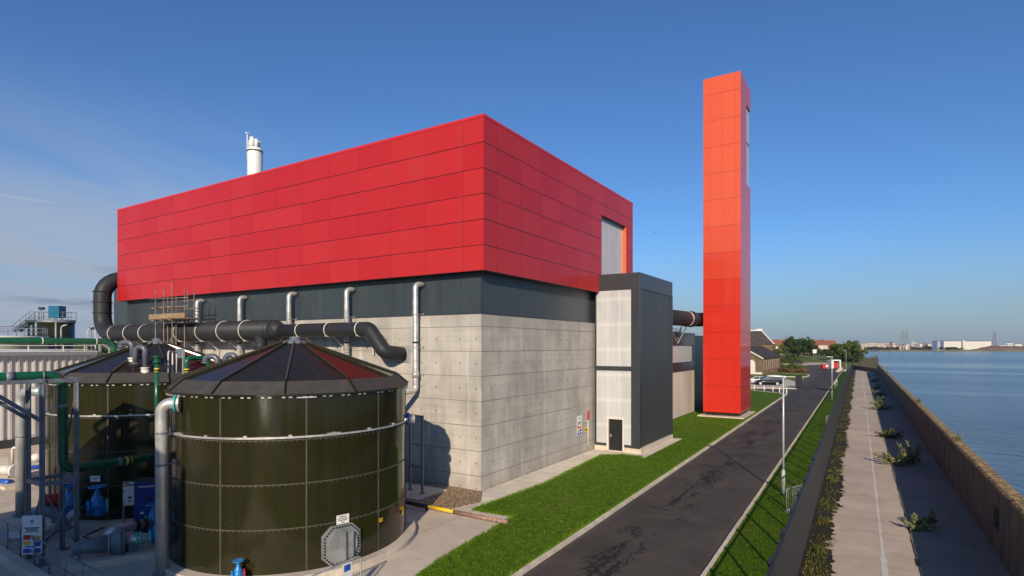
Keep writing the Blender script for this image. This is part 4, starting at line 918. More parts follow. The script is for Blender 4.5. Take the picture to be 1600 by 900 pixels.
for s in (-1.5,):
    
    for x_ in (tx0, tx1): m = MB(); m.bar((x_, ty0 + s, 6.15), (x_, ty0, 4.9), .12, .12); m.build('knee_brace', 'dullgalv', te)

# ------------------------------------------------------------------ big duct along the hall
bdct = thing('odour_duct', 'fat charcoal duct running along the hall wall and rising at far left', 'duct', (-40, 22.9, 8.5))
dy = 22.9
xa = onY(430, dy).x; x_end = onY(575, dy).x
m = MB(); m.tube(fillet([(xa, dy, 8.5), (-55.7, dy, 8.55), (-55.7, dy, 13.2), (-55.2, 29, 13.6)], [1.5, 1.6], 7), .66, 24); m.build('wide_pipe', 'duct', bdct)
m = MB(); m.tube([(xa - .4, dy, 8.5), (xa + .15, dy, 8.5), (xa + .7, dy, 8.42)], [.665, .6, .42], 24); m.build('reducer', 'duct', bdct)
m = MB(); m.tube(fillet([(xa + .3, dy, 8.43), (x_end + .1, dy, 8.43), (x_end + 1.15, dy + .1, 7.15), (x_end + 1.55, 24.05, 7.0)], [.45, .4], 6), .41, 22); m.build('narrow_pipe', 'duct', bdct)
m = MB(); m.box(x_end + 1.55 - .28, x_end + 1.55 + .55, 24.03, 24.075, 6.55, 7.5); m.build('wall_plate', 'galv', bdct)
for px in (278, 412):
    x = onY(px, dy).x; m = MB(); m.tube(fillet([(x, dy - .2, 8.3), (x, dy - .2, 6.6), (x + .9, dy - .1, 6.4)], .4, 5), .38, 20); m.cyl((x, dy - .2, 7.35), (x, dy - .2, 7.45), .44, 20); m.build('branch_pipe', 'duct', bdct)
for px in (150, 163, 182, 206, 230, 285, 319, 352, 387, 429, 470, 515, 563):
    x = onY(px, dy).x; rr = .66 if px < 428 else .41; m = MB(); m.ring((x, dy, 8.5 if px < 428 else 8.43), rr + .018, .03, (1, 0, 0), 28, 6)
    zb = 8.5 - rr - .02; m.bar((x, dy - .3, zb), (x, dy + .3, zb - .02), .07); m.bar((x, dy + .3, zb - .02), (x, 24.06, zb - .75), .07); m.bar((x, 23.9, zb - .55), (x, 23.9, zb - 1.1), .06); m.build('support_hoop', 'cream', bdct)
for z in (10.3, 11.2, 12.1):
    m = MB(); m.ring((-55.7, dy, z), .685, .05, (0, 0, 1), 28, 6); m.build('flange', 'duct', bdct)

# ------------------------------------------------------------------ silver vent pipes on the hall
vent_lab = ['first silver vent pipe on dark band, beside the scaffold', 'second silver vent pipe along the dark band, right of the scaffold', 'middle silver vent pipe above the rear of the nearer tank roof', 'silver vent pipe on dark band where the charcoal duct narrows', 'silver vent pipe nearest the hall corner, elbowing down to the tank']
for i, x in enumerate((-42.4, -37.1, -31.75, -26.4, -21.0)):
    t = thing('vent_pipe', vent_lab[i], 'vent pipe', (x, 23.7, 5), 'silver vent pipes on the hall'); y = 23.62
    lo = [(x, y, 5.05), (x, 18.5, 4.9)] if i == 4 else [(x, y, 1.0)]
    m = MB(); m.tube(fillet([(x + .1, 24.12, 10.85), (x, y, 10.85)] + lo, .26, 7), .155, 16); m.build('pipe', 'steel', t)
    m = MB()
    z = 5.4
    while z < 10.4: m.cyl((x, y, z), (x, y, z + .012), .159, 16); z += .42
    m.build('seam', 'dullgalv', t)
    m = MB()
    for z in (5.9, 7.4, 9.2): m.cyl((x, y, z - .03), (x, y, z + .03), .172, 16); m.bar((x, y, z), (x, 24.1, z), .05); m.bar((x + .2, 24.02, z - .03), (x + .2, 24.02, z + .07), .07)
    m.build('clamp', 'galv', t)
    m = MB(); m.cyl((x, y, 5.75), (x, y, 6.1), .19, 16); m.build('coupling', 'galv', t); m = MB(); m.cyl((x, y, 7.62), (x, y, 7.72), .165, 16); m.build('gasket', 'rubber', t)

# ------------------------------------------------------------------ scaffold over the duct
sc = thing('scaffold', 'small timber boarded tube scaffold rising above the charcoal duct', 'scaffold', (-42, 21.5, 0))
sx = [onY(p_, 21.4).x for p_ in (243, 256, 269)] ; m = MB()
tops = {0: 11.6, 1: 11.5, 2: 12.1}
for i, x in enumerate(sx):
    m.tube([(x, 21.4, 0), (x, 21.4, tops[i])], .036, 8); m.tube([(x + .3, 22.1, 0), (x + .3, 22.1, tops[i] - .5)], .036, 8)
for x in (onY(291, 21.9).x, onY(301, 21.9).x): m.tube([(x, 22.0, 9.0), (x, 22.0, 11.3)], .036, 8)
m.build('upright', 'scaf', sc)
m = MB(); xe = onY(302, 21.8).x
for z in (10.3, 10.9): m.tube([(sx[0] - .8, 21.35, z), (xe + .1, 21.35, z - .12)], .036, 8); m.tube([(sx[0] - .2, 22.15, z - .2), (xe, 22.15, z - .2)], .036, 8)
for x in sx: m.tube([(x, 21.1, 10.2), (x, 22.6, 10.15)], .036, 8); m.tube([(x, 21.1, 9.3), (x, 22.6, 9.3)], .036, 8)
m.tube([(sx[0], 21.3, .5), (sx[2], 21.3, 8)], .036, 8); m.build('ledger', 'scaf', sc)
m = MB()
for k in range(4): m.box(sx[0] - .5 + .02 * k, xe + .15 - .05 * k, 21.2 + .27 * k, 21.44 + .27 * k, 9.36 + .006 * k, 9.42 + .006 * k)
m.box(sx[0] - .4, xe + .1, 21.14, 21.18, 9.4, 9.75); m.build('boards', 'wood', sc)

# ------------------------------------------------------------------ white shed
sh = thing('profiled_shed', 'low shed of white profiled metal sheet at the left edge', 'shed', (-53.4, 8, 0))
m = MB(); SX = -53.4; sy0, sy1 = -8, 21.6; Y = sy0
m.box(-72, SX - .12, sy0, sy1, .0, 6.75, 0)
while Y < sy1 - .2: m.box(SX - .12, SX, Y, min(Y + .13, sy1), .62, 6.65, 0); Y += .47
m.build('sheet_wall', 'shedwhite', sh)
m = MB(); m.box(-72, SX + .04, sy0, sy1 + .03, 6.76, 7.08); m.build('eaves_gutter', 'white', sh, bevel=.03)
m = MB(); m.box(-72.0, SX + .03, sy0, sy1 + .02, -.1, .6); m.build('base_wall', 'dark', sh)
m = MB()
for z in (7.2, 7.5): m.bar((SX - .4, sy0, z), (SX - .4, sy1, z), .05)
Y = sy0 + 1
while Y < sy1: m.bar((SX - .4, Y, 7.08), (SX - .4, Y, 7.55), .06); Y += 2.2
m.build('roof_rail', 'white', sh)
m = MB(); m.bar((SX - .1, sy1 - .8, 7.08), (SX - .1, sy1 - .8, 7.6), .18); m.bar((SX - .1, sy1 + .2, 3), (SX - .1, sy1 + .2, 7.9), .14); m.build('corner_post', 'galv', sh)

# ------------------------------------------------------------------ valves, pump, cabinets in the yard
def valve(p, s, label, red=False, ax=0., paint='blue'):
    p = Vector(p); t = thing('gate_valve', label, 'valve', p, 'blue gate valves with handwheels'); dv = Vector((math.cos(ax), math.sin(ax), 0))
    m = MB(); m.lathe(p, [(.02 * s, .62 * s), (.06 * s, .60 * s), (.09 * s, .45 * s), (.17 * s, .34 * s), (.20 * s, .22 * s), (.20 * s, .12 * s), (.24 * s, .10 * s), (.24 * s, .05 * s), (.20 * s, .03 * s), (.22 * s, -.1 * s), (.20 * s, -.28 * s), (.02 * s, -.32 * s)], 20); m.cyl(p - dv * .26 * s, p + dv * .26 * s, .17 * s, 18); m.build('body', paint, t)
    for k in (-1, 1):
        m = MB(); flange(m, p + dv * .27 * s * k, dv, .27 * s, th=.06 * s, nb=8); m.build('flange', 'red' if red and k < 0 else 'teal' if k < 0 else paint, t)
    c = p + Zv * .72 * s; m = MB(); m.ring(c, .25 * s, .028 * s, (0, 0, 1), 28, 8); m.cyl(p + Zv * .6 * s, c + Zv * .02, .025 * s, 8)
    for k in range(5): a = 2 * math.pi * k / 5; m.bar(c, c + Vector((math.cos(a), math.sin(a), 0)) * .25 * s, .03 * s)
    m.build('handwheel', paint, t)
v1 = Vector((-26.6, 10.75, .95)); v2 = Vector((-27.75, 10.2, .95))
valve(v1, 1.15, 'blue gate valve with handwheel in shade below the white tank notice', ax=R(-110))
valve(v2, 1.15, 'blue gate valve half hidden behind the steel trestle legs', ax=R(-110))
pk = D(372, 905, 17.75); valve(Vector((pk.x, pk.y, .38)), .62, 'blue gate valve with red flange at the foot of the nearer tank', True, R(-118))
A_, B_ = G(112, 858, .62), G(240, 838, .62); dP = (B_ - A_).normalized(); nP = Vector((-dP.y, dP.x, 0))
vb = B_ + dP * .15; vb.z = .62
valve(vb, .95, 'blue gate valve at the end of the grey conical pump', ax=math.atan2(dP.y, dP.x))
C2 = G(240, 818, .72); valve(C2 + nP * .35, .9, 'blue gate valve partly behind the front silver pipe', ax=math.atan2(dP.y, dP.x))
pm = thing('macerator_pump', 'blue grey cone shaped pump lying on a concrete block', 'pump', A_)
L = (B_ - A_).length
m = MB(); m.tube([A_, A_ + dP * .05, A_ + dP * L * .42], [.12, .19, .31], 24); m.build('motor_cone', 'pumpgrey', pm)
m = MB(); m.disc(A_ + dP * L * .44, dP, .335, .03, 24); m.build('band', 'galv', pm)
m = MB(); m.tube([A_ + dP * L * .45, A_ + dP * L * .5, A_ + dP * L * .57, A_ + dP * L * .6], [.31, .36, .47, .47], 28); m.disc(A_ + dP * L * .62, dP, .44, .05, 24); m.build('bell', 'pumpgrey', pm)
m = MB(); m.cyl(A_ + dP * L * .6, B_, .16, 18); m.build('discharge_pipe', 'steel', pm)
m = MB(); flange(m, A_ + dP * L * .78, dP, .25); flange(m, A_ + dP * L * .83, dP, .25); m.build('flange', 'teal', pm)
m = MB(); m.bar(A_ + dP * .2 - Zv * .2, Vector((A_.x, A_.y, .12)) + dP * .2, .08); m.bar(A_ + dP * L * .55 - Zv * .3, Vector((A_.x, A_.y, .12)) + dP * L * .55, .2, .3); m.bar(A_ + dP * L * .72 - Zv * .1, Vector((A_.x, A_.y, .12)) + dP * L * .72, .24, .3); m.build('stand', 'pumpgrey', pm)
m = MB(); cc = (A_ + B_) / 2; m.obox((cc.x, cc.y, .07), L + .5, 1.1, .30, math.atan2(dP.y, dP.x)); tag(m.build('concrete_block', 'plinth', base=(cc.x, cc.y, 0), bevel=.02), 'low concrete block under the conical pump', 'plinth')
m = MB(); a_ = G(178, 833, .8) + nP * .4; m.tube(fillet([a_ - Zv * .5 - dP * .3, a_ - dP * .1, C2 + nP * .35], .3), .18, 18)
up = thing('suction_pipe', 'silver pipe with black couplings behind the conical pump', 'pipe', a_); m.build('pipe', 'steel', up)
for f in (.55, .75): q = a_.lerp(C2 + nP * .35, f); d_ = (C2 + nP * .35 - a_).normalized(); m = MB(); m.cyl(q - d_ * .06, q + d_ * .06, .195, 18); m.build('coupling', 'rubber', up)
fp = thing('feed_pipe', 'silver pipe curving from a blue valve past the trestle', 'pipe', v1)
m = MB(); m.tube(spline([v1 + Vector((-.12, -.3, 0)), v1 + Vector((-.2, -.7, -.12)), (-26.75, 9.6, .55), (-26.6, 8.9, .42), (-26.9, 8.0, .4)], 8), .17, 16); m.build('pipe', 'steel', fp)
m = MB(); m.cyl(v1 + Vector((-.12, -.3, 0)), v1 + Vector((-.19, -.55, -.06)), .19, 16); m.build('coupling', 'rubber', fp)
cp_ = MB(); cp_.tube(spline([(-27.4, 8.6, .1), (-27.35, 8.75, .75), (-27.1, 9.1, 1.1), (-26.75, 9.4, .95), (-26.5, 9.7, .3)], 8), .2, 16); tag(cp_.build('hose_bend', 'pumpgrey', base=(-27.2, 9, 0)), 'grey arched pipe bend behind the trestle legs', 'pipe')
# control panel and dark blue cabinet
AX = R(46)
cpn = D(203, 775, 22.7); t = thing('control_panel', 'pale grey control box on a grey stand', 'cabinet', (cpn.x, cpn.y, 0))
nx = Vector((math.sin(AX), -math.cos(AX), 0)); ux = Vector((math.cos(AX), math.sin(AX), 0))
m = MB(); m.obox(cpn + nx * -.1, .5, .2, .72, AX); cb = m.build('case', 'cream', t, bevel=.015)
m = MB(); m.disc(cpn + nx * .03 + Zv * -.05, nx, .05, .06, 14); m.disc(cpn + nx * .03 + Zv * -.2, nx, .03, .05, 12); m.obox(cpn + nx * .012 - ux * .2 + Zv * .2, .03, .03, .07, AX); m.obox(cpn + nx * .012 - ux * .2 - Zv * .22, .03, .03, .07, AX); m.build('switch', 'black', cb)
m = MB(); m.obox(cpn + nx * -.22 + Zv * .05, .66, .03, 1.0, AX); m.bar(cpn - ux * .3 - nx * .2 - Zv * .4, Vector((cpn.x, cpn.y, 0)) - ux * .3 - nx * .2, .06); m.bar(cpn + ux * .3 - nx * .2 - Zv * .4, Vector((cpn.x, cpn.y, 0)) + ux * .3 - nx * .2, .06); m.build('stand', 'dullgalv', t)
m = MB(); m.obox(cpn + nx * -.2 + Zv * .47 + ux * .0, .2, .03, .06, AX, 0); m.obox(cpn + nx * -.2 + Zv * .43 - ux * .26, .12, .03, .08, AX, 1); m.build('label_plate', ['white', 'yellow'], t)
bc = D(234, 790, 22.6); bc.z = 1.25; t = thing('pump_cabinet', 'tall dark blue cabinet standing behind the front silver pipe', 'cabinet', (bc.x, bc.y, 0))
m = MB(); m.obox(bc, .95, .45, 1.85, AX); cb = m.build('case', 'cabblue', t, bevel=.02)
m = MB(); m.obox(bc + Zv * .97, 1.0, .5, .08, AX); m.obox((bc.x, bc.y, .16), .95, .45, .32, AX); m.build('plinth', 'dark', t)
m = MB()
for k in range(12):
    m.obox(bc + nx * .228 + Zv * .74 - ux * (.3 - .052 * k), .034, .008, .05, AX)
m.build('lettering', 'white', cb); m = MB(); m.obox(bc + nx * .228 - Zv * .28 - ux * .2, .1, .008, .08, AX); m.build('label_plate', 'white', cb)
m = MB(); m.disc(bc + nx * .235 + Zv * .3 + ux * .05, nx, .07, .03, 16); m.disc(bc + nx * .235 + Zv * .05 + ux * .05, nx, .03, .03, 12); m.disc(bc + nx * .235 - Zv * .3 + ux * .05, nx, .03, .03, 12); m.build('switch', 'black', cb)
rb = D(80, 783, 22.6); t = thing('hose_station', 'red equipment board on a post behind the trestle', 'board', (rb.x, rb.y, 0))
m = MB(); m.obox(rb, .45, .06, .55, AX + .2); m.build('board', 'red', t); m = MB(); m.bar((rb.x, rb.y + .06, 0), rb + Vector((0, .06, -.2)), .07); m.build('post', 'dullgalv', t)
m = MB()
for k in range(4): m.ball(rb + nx * .07 + ux * (-.15 + .1 * k) - Zv * (.1 + .03 * (k % 2)), .05, n=8, m=6)
m.build('fittings', 'black', t)
# cables lying on the concrete
for i, (pp, lb) in enumerate((([(150, 808), (170, 822), (200, 815), (205, 800)], 'black cable looping below the pale control box'), ([(130, 838), (150, 842), (190, 825), (200, 822), (170, 822), (135, 836)], 'flat loop of black cable on yard floor behind the pump'), ([(70, 845), (85, 832), (105, 826), (120, 818)], 'black hose on the yard floor under the trestle'))):
    m = MB(); q = [G(a, b, .03) for a, b in pp]; m.tube(spline(q, 8), .028, 8); tag(m.build('cable', 'rubber', base=q[0]), lb, 'cable')
# machinery far left
mc = thing('pump_set', 'beige and blue pump set by the far left silver pipe', 'pump', G(15, 757))
q = G(15, 757); m = MB(); m.cyl(q + Vector((-.9, -.2, .75)), q + Vector((.1, .1, .75)), .26, 18); m.cyl(q + Vector((.1, .1, .75)), q + Vector((.35, .17, .75)), .33, 18); m.build('motor', 'cream', mc)
m = MB(); m.tube(fillet([q + Vector((.35, .2, .9)), q + Vector((.9, .5, .9)), q + Vector((1.3, 1.6, .9))], .3), .12, 14); m.cyl(q + Vector((-.2, -.3, .2)), q + Vector((.5, -.1, .2)), .16, 14); m.build('pipework', 'signblue', mc)
m = MB(); m.ball(q + Vector((.6, 1.0, 1.35)), .3, .3, .25); m.box(q.x - 1.7, q.x - 1.2, q.y - .2, q.y + .3, 0, 1.3); m.tube(fillet([q + Vector((-.6, .3, 1)), q + Vector((-.6, .3, 1.9)), q + Vector((-.1, .4, 1.9))], .2), .07, 10); m.build('housing', 'cream', mc)
m = MB(); m.box(q.x - 1.8, q.x + 1.4, q.y - .6, q.y + 1.3, -.05, .14); m.build('base', 'plinth', mc)

# ------------------------------------------------------------------ guard rail and sign, bottom left
P0, P1 = G(-40, 790, 1.1), G(185, 910, 1.1); d = (P1 - P0); d.z = 0; Lr = d.length; d.normalize(); P0.z = 0
gr = thing('guard_rail', 'grey tubular handrail slanting across the bottom left corner', 'railing', P0)
m = MB(); m.tube([P0 + Zv * 1.1, P0 + d * Lr + Zv * 1.1], .025, 8); m.build('top_rail', 'dullgalv', gr)
m = MB(); m.tube([P0 + Zv * .6, P0 + d * Lr + Zv * .6], .022, 8); m.build('mid_rail', 'dullgalv', gr)
k = 0.
while k < Lr:
    m = MB(); b = P0 + d * k; m.tube([b, b + Zv * 1.1], .024, 8); m.ball(b + Zv * 1.1, .04, n=8, m=6); m.ball(b + Zv * .6, .036, n=8, m=6); m.cyl(b, b + Zv * .03, .06, 10); m.build('post', 'dullgalv', gr); k += 1.35
nr = Vector((d.y, -d.x, 0)); m = MB(); c_ = P0 + d * Lr / 2 + nr * .25; m.obox((c_.x, c_.y, .02), Lr + 6, .35, .5, math.atan2(d.y, d.x)); tag(m.build('concrete_upstand', 'plinth', base=(c_.x, c_.y, 0), bevel=.02), 'long low concrete upstand below the bottom left handrail', 'kerb wall')
s0 = D(50.5, 820, 19.3); t = thing('safety_sign', 'tall white safety board with coloured squares behind the bottom left handrail', 'sign', (s0.x, s0.y, 0))
ns = Vector((.62, -.78, 0)).normalized(); s0.z = 1.12
def signface(c, n, w, h, par):
    m = MB(); plate(m, c, n, [(-w / 2, -h / 2), (w / 2, -h / 2), (w / 2, h / 2), (-w / 2, h / 2)], .015); m.build('board', 'white', par)
    q = n * .0155; rows = []
    def blk(name, mt, lst):
        m = MB()
        for (a, b, ww, hh) in lst: plate(m, c + q, n, [((a - ww / 2) * w, (b - hh / 2) * h), ((a + ww / 2) * w, (b - hh / 2) * h), ((a + ww / 2) * w, (b + hh / 2) * h), ((a - ww / 2) * w, (b + hh / 2) * h)], .004)
        m.build(name, mt, par)
    blk('prohibition_square', 'red', [(-.25, -.06, .36, .12), (.06, -.09, .16, .06)]); blk('warning_square', 'yellow', [(.25, -.10, .36, .12), (-.25, -.21, .36, .1)]); blk('mandatory_square', 'signblue', [(.25, -.24, .36, .12), (-.25, -.41, .38, .12), (.25, -.41, .38, .12), (-.1, -.305, .5, .035)])
    blk('lettering', 'black', [(0, .18, .75, .03), (0, .13, .6, .03), (0, .08, .7, .02)]); blk('emblem', 'signblue', [(0, .38, .2, .02), (0, .34, .14, .03), (0, .30, .08, .03)])
signface(s0, ns, .62, 1.3, t)
m = MB()
for k in (-.22, .22): u_ = Vector((-ns.y, ns.x, 0)); m.bar(Vector((s0.x, s0.y, 0)) + u_ * k - ns * .03, Vector((s0.x, s0.y, 1.7)) + u_ * k - ns * .03, .05)
m.build('post', 'dullgalv', t)

# ------------------------------------------------------------------ ladder frame right of the near tank
lf = thing('step_frame', 'narrow grey steel ladder frame beside the right of the nearer tank', 'frame', (-19.4, 21.9, 0))
la, lb_ = G(641, 768), G(660, 774)
for q in (la, lb_):
    m = MB(); m.bar(q + Zv * .09, q + Zv * 4.0, .10); m.box(q.x - .12, q.x + .12, q.y - .12, q.y + .12, .085, .12); m.build('upright', 'dullgalv', lf)
m = MB()
for z in (1.4, 2.5, 3.95): m.bar(la + Zv * z, lb_ + Zv * z, .07)
m.bar(la + Zv * 3.95, la + Zv * 3.95 + Vector((.1, -2.2, 0)), .1); m.build('rung', 'dullgalv', lf)
ob = thing('outlet_pipe', 'short silver outlet with blue valve on the right edge of the nearer tank', 'pipe', (-16, 17.6, 4.5)); q = on_tank(T1, R(47), 4.5); nn = Vector((math.cos(R(47)), math.sin(R(47)), 0))
m = MB(); m.tube([q, q + nn * .35], .17, 16); m.build('pipe', 'steel', ob); m = MB(); m.disc(q + nn * .1, nn, .27, .1, 20); m.build('flange', 'blue', ob); m = MB(); m.disc(q + nn * .35, nn, .2, .05, 20); m.build('end_cap', 'steel', ob)

# ------------------------------------------------------------------ marker rail on the ground
ra, rb_ = G(600, 778, .2), G(793, 816, .16); d = (rb_ - ra); Lb = d.length; d.normalize()
br = thing('barrier_rail', 'low pipe rail painted black and yellow with rusty end on the paving', 'barrier', ra)
for nm, f0, f1, mt in (('black_length', 0, .40, 'black'), ('yellow_length', .4, .60, 'yellow'), ('rusty_length', .6, 1, 'rust')):
    m = MB(); m.cyl(ra + d * Lb * f0, ra + d * Lb * f1, .085, 16); m.build(nm, mt, br)
m = MB()
for f in (.38, .97): q = ra + d * Lb * f; m.bar(Vector((q.x, q.y, 0)), q - Zv * .05, .1)
m.build('foot', 'black', br)
# ------------------------------------------------------------------ crowd barriers
def barrier_mesh():
    t = thing('crowd_barrier', 'x', 'barrier', (0, 0, 0), 'steel crowd barriers'); L = 2.1; H = 1.1
    m = MB(); m.tube(fillet([(0, 0, .16), (0, 0, H), (0, L, H), (0, L, .16), (0, 0.0, .16)], .12, 5), .025, 8); m.build('frame', 'galv', t)
    m = MB()
    for k in range(1, 14): m.tube([(0, L * k / 14, .16), (0, L * k / 14, H)], .008, 6)
    m.build('bars', 'galv', t)
    for y in (.25, L - .25):
        m = MB(); m.bar((-.28, y, .02), (.28, y, .02), .04, .03); m.bar((0, y, .02), (0, y, .2), .04); m.build('foot', 'galv', t)
    return t
def place(t, loc, rz, label):
    t.location = loc; t.rotation_euler = (0, 0, rz); t['label'] = label; return t
cb0 = barrier_mesh()
e = G(566, 868, 1.1)
cb1 = copy_tree(cb0); place(cb1, (e.x, e.y - 2.12, 0), R(1), 'steel crowd barrier with a blue and white tag below the octagonal hatch')
nt = MB(); q = Vector((e.x + .03, e.y - .62, .98)); nt.box(q.x - .006, q.x + .004, q.y - .17, q.y + .17, q.z - .52, q.z + .1, 0); nt.box(q.x + .004, q.x + .008, q.y - .12, q.y + .12, q.z - .14, q.z + .05, 1); tag(nt.build('hanging_notice', ['white', 'signblue'], base=q), 'blue and white notice tied to the foreground crowd barrier', 'notice')
cb2 = copy_tree(cb0); place(cb2, (e.x - .05, e.y - 4.3, 0), R(2), 'steel crowd barrier at the very bottom edge, left of the tagged one')
cb3 = copy_tree(cb0); q = G(1229, 806); place(cb3, (q.x, q.y, .09), R(-24), 'steel crowd barrier on the grass verge beside the nearest lamp post')
place(cb0, (G(1291, 671).x, G(1291, 671).y, .09), R(-20), 'steel crowd barrier farther along the verge against the dark fence')

# ------------------------------------------------------------------ signs and call point on the hall end wall
def wallsign(px, py, w, h, name, label):
    p = onX(px, BX1 + .02, py); return p
p = onX(905, BX1 + .015, 665); t = thing('safety_sign', 'white safety board with coloured squares on the concrete end wall', 'sign', p); signface(p, Vector((1, 0, 0)), .75, 1.35, t)
p = onX(915.7, BX1 + .015, 671.5); m = MB(); plate(m, p, Vector((1, 0, 0)), [(-.24, -.19), (.24, -.19), (.24, .19), (-.24, .19)], .012, 0); plate(m, p + Vector((.012, 0, 0)), Vector((1, 0, 0)), [(-.17, -.05), (.17, -.05), (.17, .05), (-.17, .05)], .003, 1); tag(m.build('hazard_label', ['yellow', 'black'], base=p), 'small square yellow label beside the safety board on the end wall', 'label')
p = onX(919.2, BX1 + .05, 648); t = thing('fire_call_point', 'red fire alarm unit with pale conduit on the concrete end wall', 'alarm', p); m = MB(); m.box(p.x - .06, p.x + .06, p.y - .11, p.y + .11, p.z - .32, p.z + .05); m.ball(p + Zv * .2 + Vector((.02, 0, 0)), .1, n=12, m=8); m.build('unit', 'red', t)
m = MB(); m.tube([p + Vector((-.02, 0, -.32)), (p.x - .02, p.y, .4)], .03, 8); m.build('conduit', 'cream', t)

# ------------------------------------------------------------------ distant works at far left
ot = D(88, HOR, 95); t = thing('storage_tank', 'small olive tank with rooftop walkway far behind the shed', 'tank', (ot.x, ot.y, 0)); c = Vector((ot.x, ot.y, 0)); d2 = 95 / F
m = MB(); m.lathe(c, [(2.5, 0), (2.5, 11.4)], 40, cap_top=True); m.build('shell', 'enamel', t); m = MB(); m.lathe(c, [(2.6, 11.3), (2.6, 11.75), (2.4, 11.75)], 40); m.build('rim', 'dullgalv', t)
m = MB(); pp = c + Vector((0, 0, 0)) - Vector((ot.x, ot.y, 0)).normalized() * 2.6; m.tube(fillet([pp + Vector((1.0, .3, 0)), pp + Vector((1.0, .3, 10.6)), pp + Vector((1.6, .9, 10.9))], .5), .12, 10); m.cyl(pp + Vector((-.2, 0, 0)), pp + Vector((-.2, 0, 11.3)), .15, 10); m.build('side_pipe', 'galv', t)
wk = thing('access_walkway', 'grey steel stair and walkway up to the far olive tank', 'walkway', D(40, HOR, 95))
AL = Vector((CT, ST, 0))
def at95(px, py): return D(px, py, 94)
m = MB()
for off in (0, 1.1):
    o = Vector((-ST, CT, 0)) * off
    m.tube([at95(2, 510) + o, at95(17, 510.5) + o, at95(46, 487) + o, at95(112, 488) + o], .05, 6); m.tube([at95(17, 517) + o, at95(46, 494.5) + o, at95(112, 495.5) + o], .04, 6)
    for px in (46, 53, 60, 68, 77, 88, 98, 111): m.tube([at95(px, 487.5) + o, at95(px, 500) + o], .05, 6)
    for f in (.2, .5, .8): a = at95(17, 510.5).lerp(at95(46, 487), f) + o; m.tube([a, a - Zv * 1.4], .04, 6)
m.build('handrail', 'dullgalv', wk)
m = MB(); m.bar(at95(44, 502.3), at95(64, 502.3), 1.2, .35); m.bar(at95(22, 518), at95(46, 501), .12, .4); m.bar(at95(22, 518) + Vector((-ST, CT, 0)) * 1.1, at95(46, 501) + Vector((-ST, CT, 0)) * 1.1, .12, .4)
for k in range(9): m.bar(at95(23 + 2.6 * k, 517 - 1.8 * k), at95(23 + 2.6 * k, 517 - 1.8 * k) + Vector((-ST, CT, 0)) * 1.1, .28, .06)
for px in (45, 52): q = at95(px, 503); m.bar(q, Vector((q.x, q.y, 0)), .3)
m.build('stair', 'dark', wk)
mt = D(89.5, 487.5, 94.5); m = MB(); m.obox(mt, 1.75, 1.5, 1.95, TH); o = m.build('mixer_motor', 'teal' if 0 else MT['tealblue'], base=mt); tag(o, 'boxy blue motor housing on top of the far olive tank', 'motor')
m2 = MB(); m2.obox(mt + Zv * .0 + IL * 0, 1.85, 1.6, .12, TH); o2 = m2.build('lid', 'tealblue', o)
lp = D(65, 482, 94); m = MB(); m.obox(lp, .8, .4, .42, TH); o = m.build('floodlight', 'black', base=lp); tag(o, 'small dark floodlight on a pole over the far walkway', 'lamp'); m = MB(); m.tube([lp, (lp.x, lp.y, lp.z - 2.2)], .06, 6); m.build('pole', 'dullgalv', o)
wt = D(5, HOR, 85); t = thing('settling_tank', 'low pale round tank at the left edge behind the shed', 'tank', (wt.x, wt.y, 0)); m = MB(); m.lathe((wt.x, wt.y, 0), [(5.2, 0), (5.2, 8.6), (5.3, 8.6), (5.3, 8.9)], 48, cap_top=True); m.build('shell', 'cream', t)
m = MB(); m.ring((wt.x, wt.y, 10.2), 5.1, .05, n=40, k=6); m.ring((wt.x, wt.y, 9.6), 5.1, .04, n=40, k=6)
for k in range(16): a = 2 * math.pi * k / 16; m.tube([(wt.x + 5.1 * math.cos(a), wt.y + 5.1 * math.sin(a), 8.9), (wt.x + 5.1 * math.cos(a), wt.y + 5.1 * math.sin(a), 10.2)], .05, 6)
m.build('guard_rail', 'dullgalv', t)
q = D(143, 513, 130); m = MB(); m.obox(q, .9, .4, .6, TH); o = m.build('floodlight', 'black', base=q); tag(o, 'tiny dark floodlight on a mast left of the rising duct', 'lamp'); m = MB(); m.tube([q, (q.x, q.y, 0)], .08, 6); m.build('pole', 'dullgalv', o)
# unseen building added behind the viewpoint, its gable fitted to the yard's shade
ws = thing('unseen_building', 'unseen gabled building behind the viewpoint, shaped to shade the yard', 'building', (-25, -10, 0))
m = MB(); xs = [(-25, 0), (-11.5, 0), (-11.5, 10.7), (-12.5, 11.2), (-17.8, 12.1), (-21.5, 9.9), (-25, 7.8)]
def gable(m, xs, y0, y1):
    n = len(xs); m.add([(x, y0, z) for x, z in xs] + [(x, y1, z) for x, z in xs], [list(range(n)), [2 * n - 1 - i for i in range(n)]] + [(i, n + i, n + (i + 1) % n, (i + 1) % n) for i in range(n)])
gable(m, xs, -16, -5); m.build('wall', 'farwhite', ws)  # white wall picked to bounce light into the shaded yard
# ------------------------------------------------------------------ river wall
YB = -12; YE = 186
rw = thing('river_wall', 'long concrete flood wall with lichen topped coping beside the river', 'wall', (4.4, 0, 0))
m = MB()
def wsec(Y): return [(RX(4.24, Y), Y), (RX(4.66, Y), Y)]
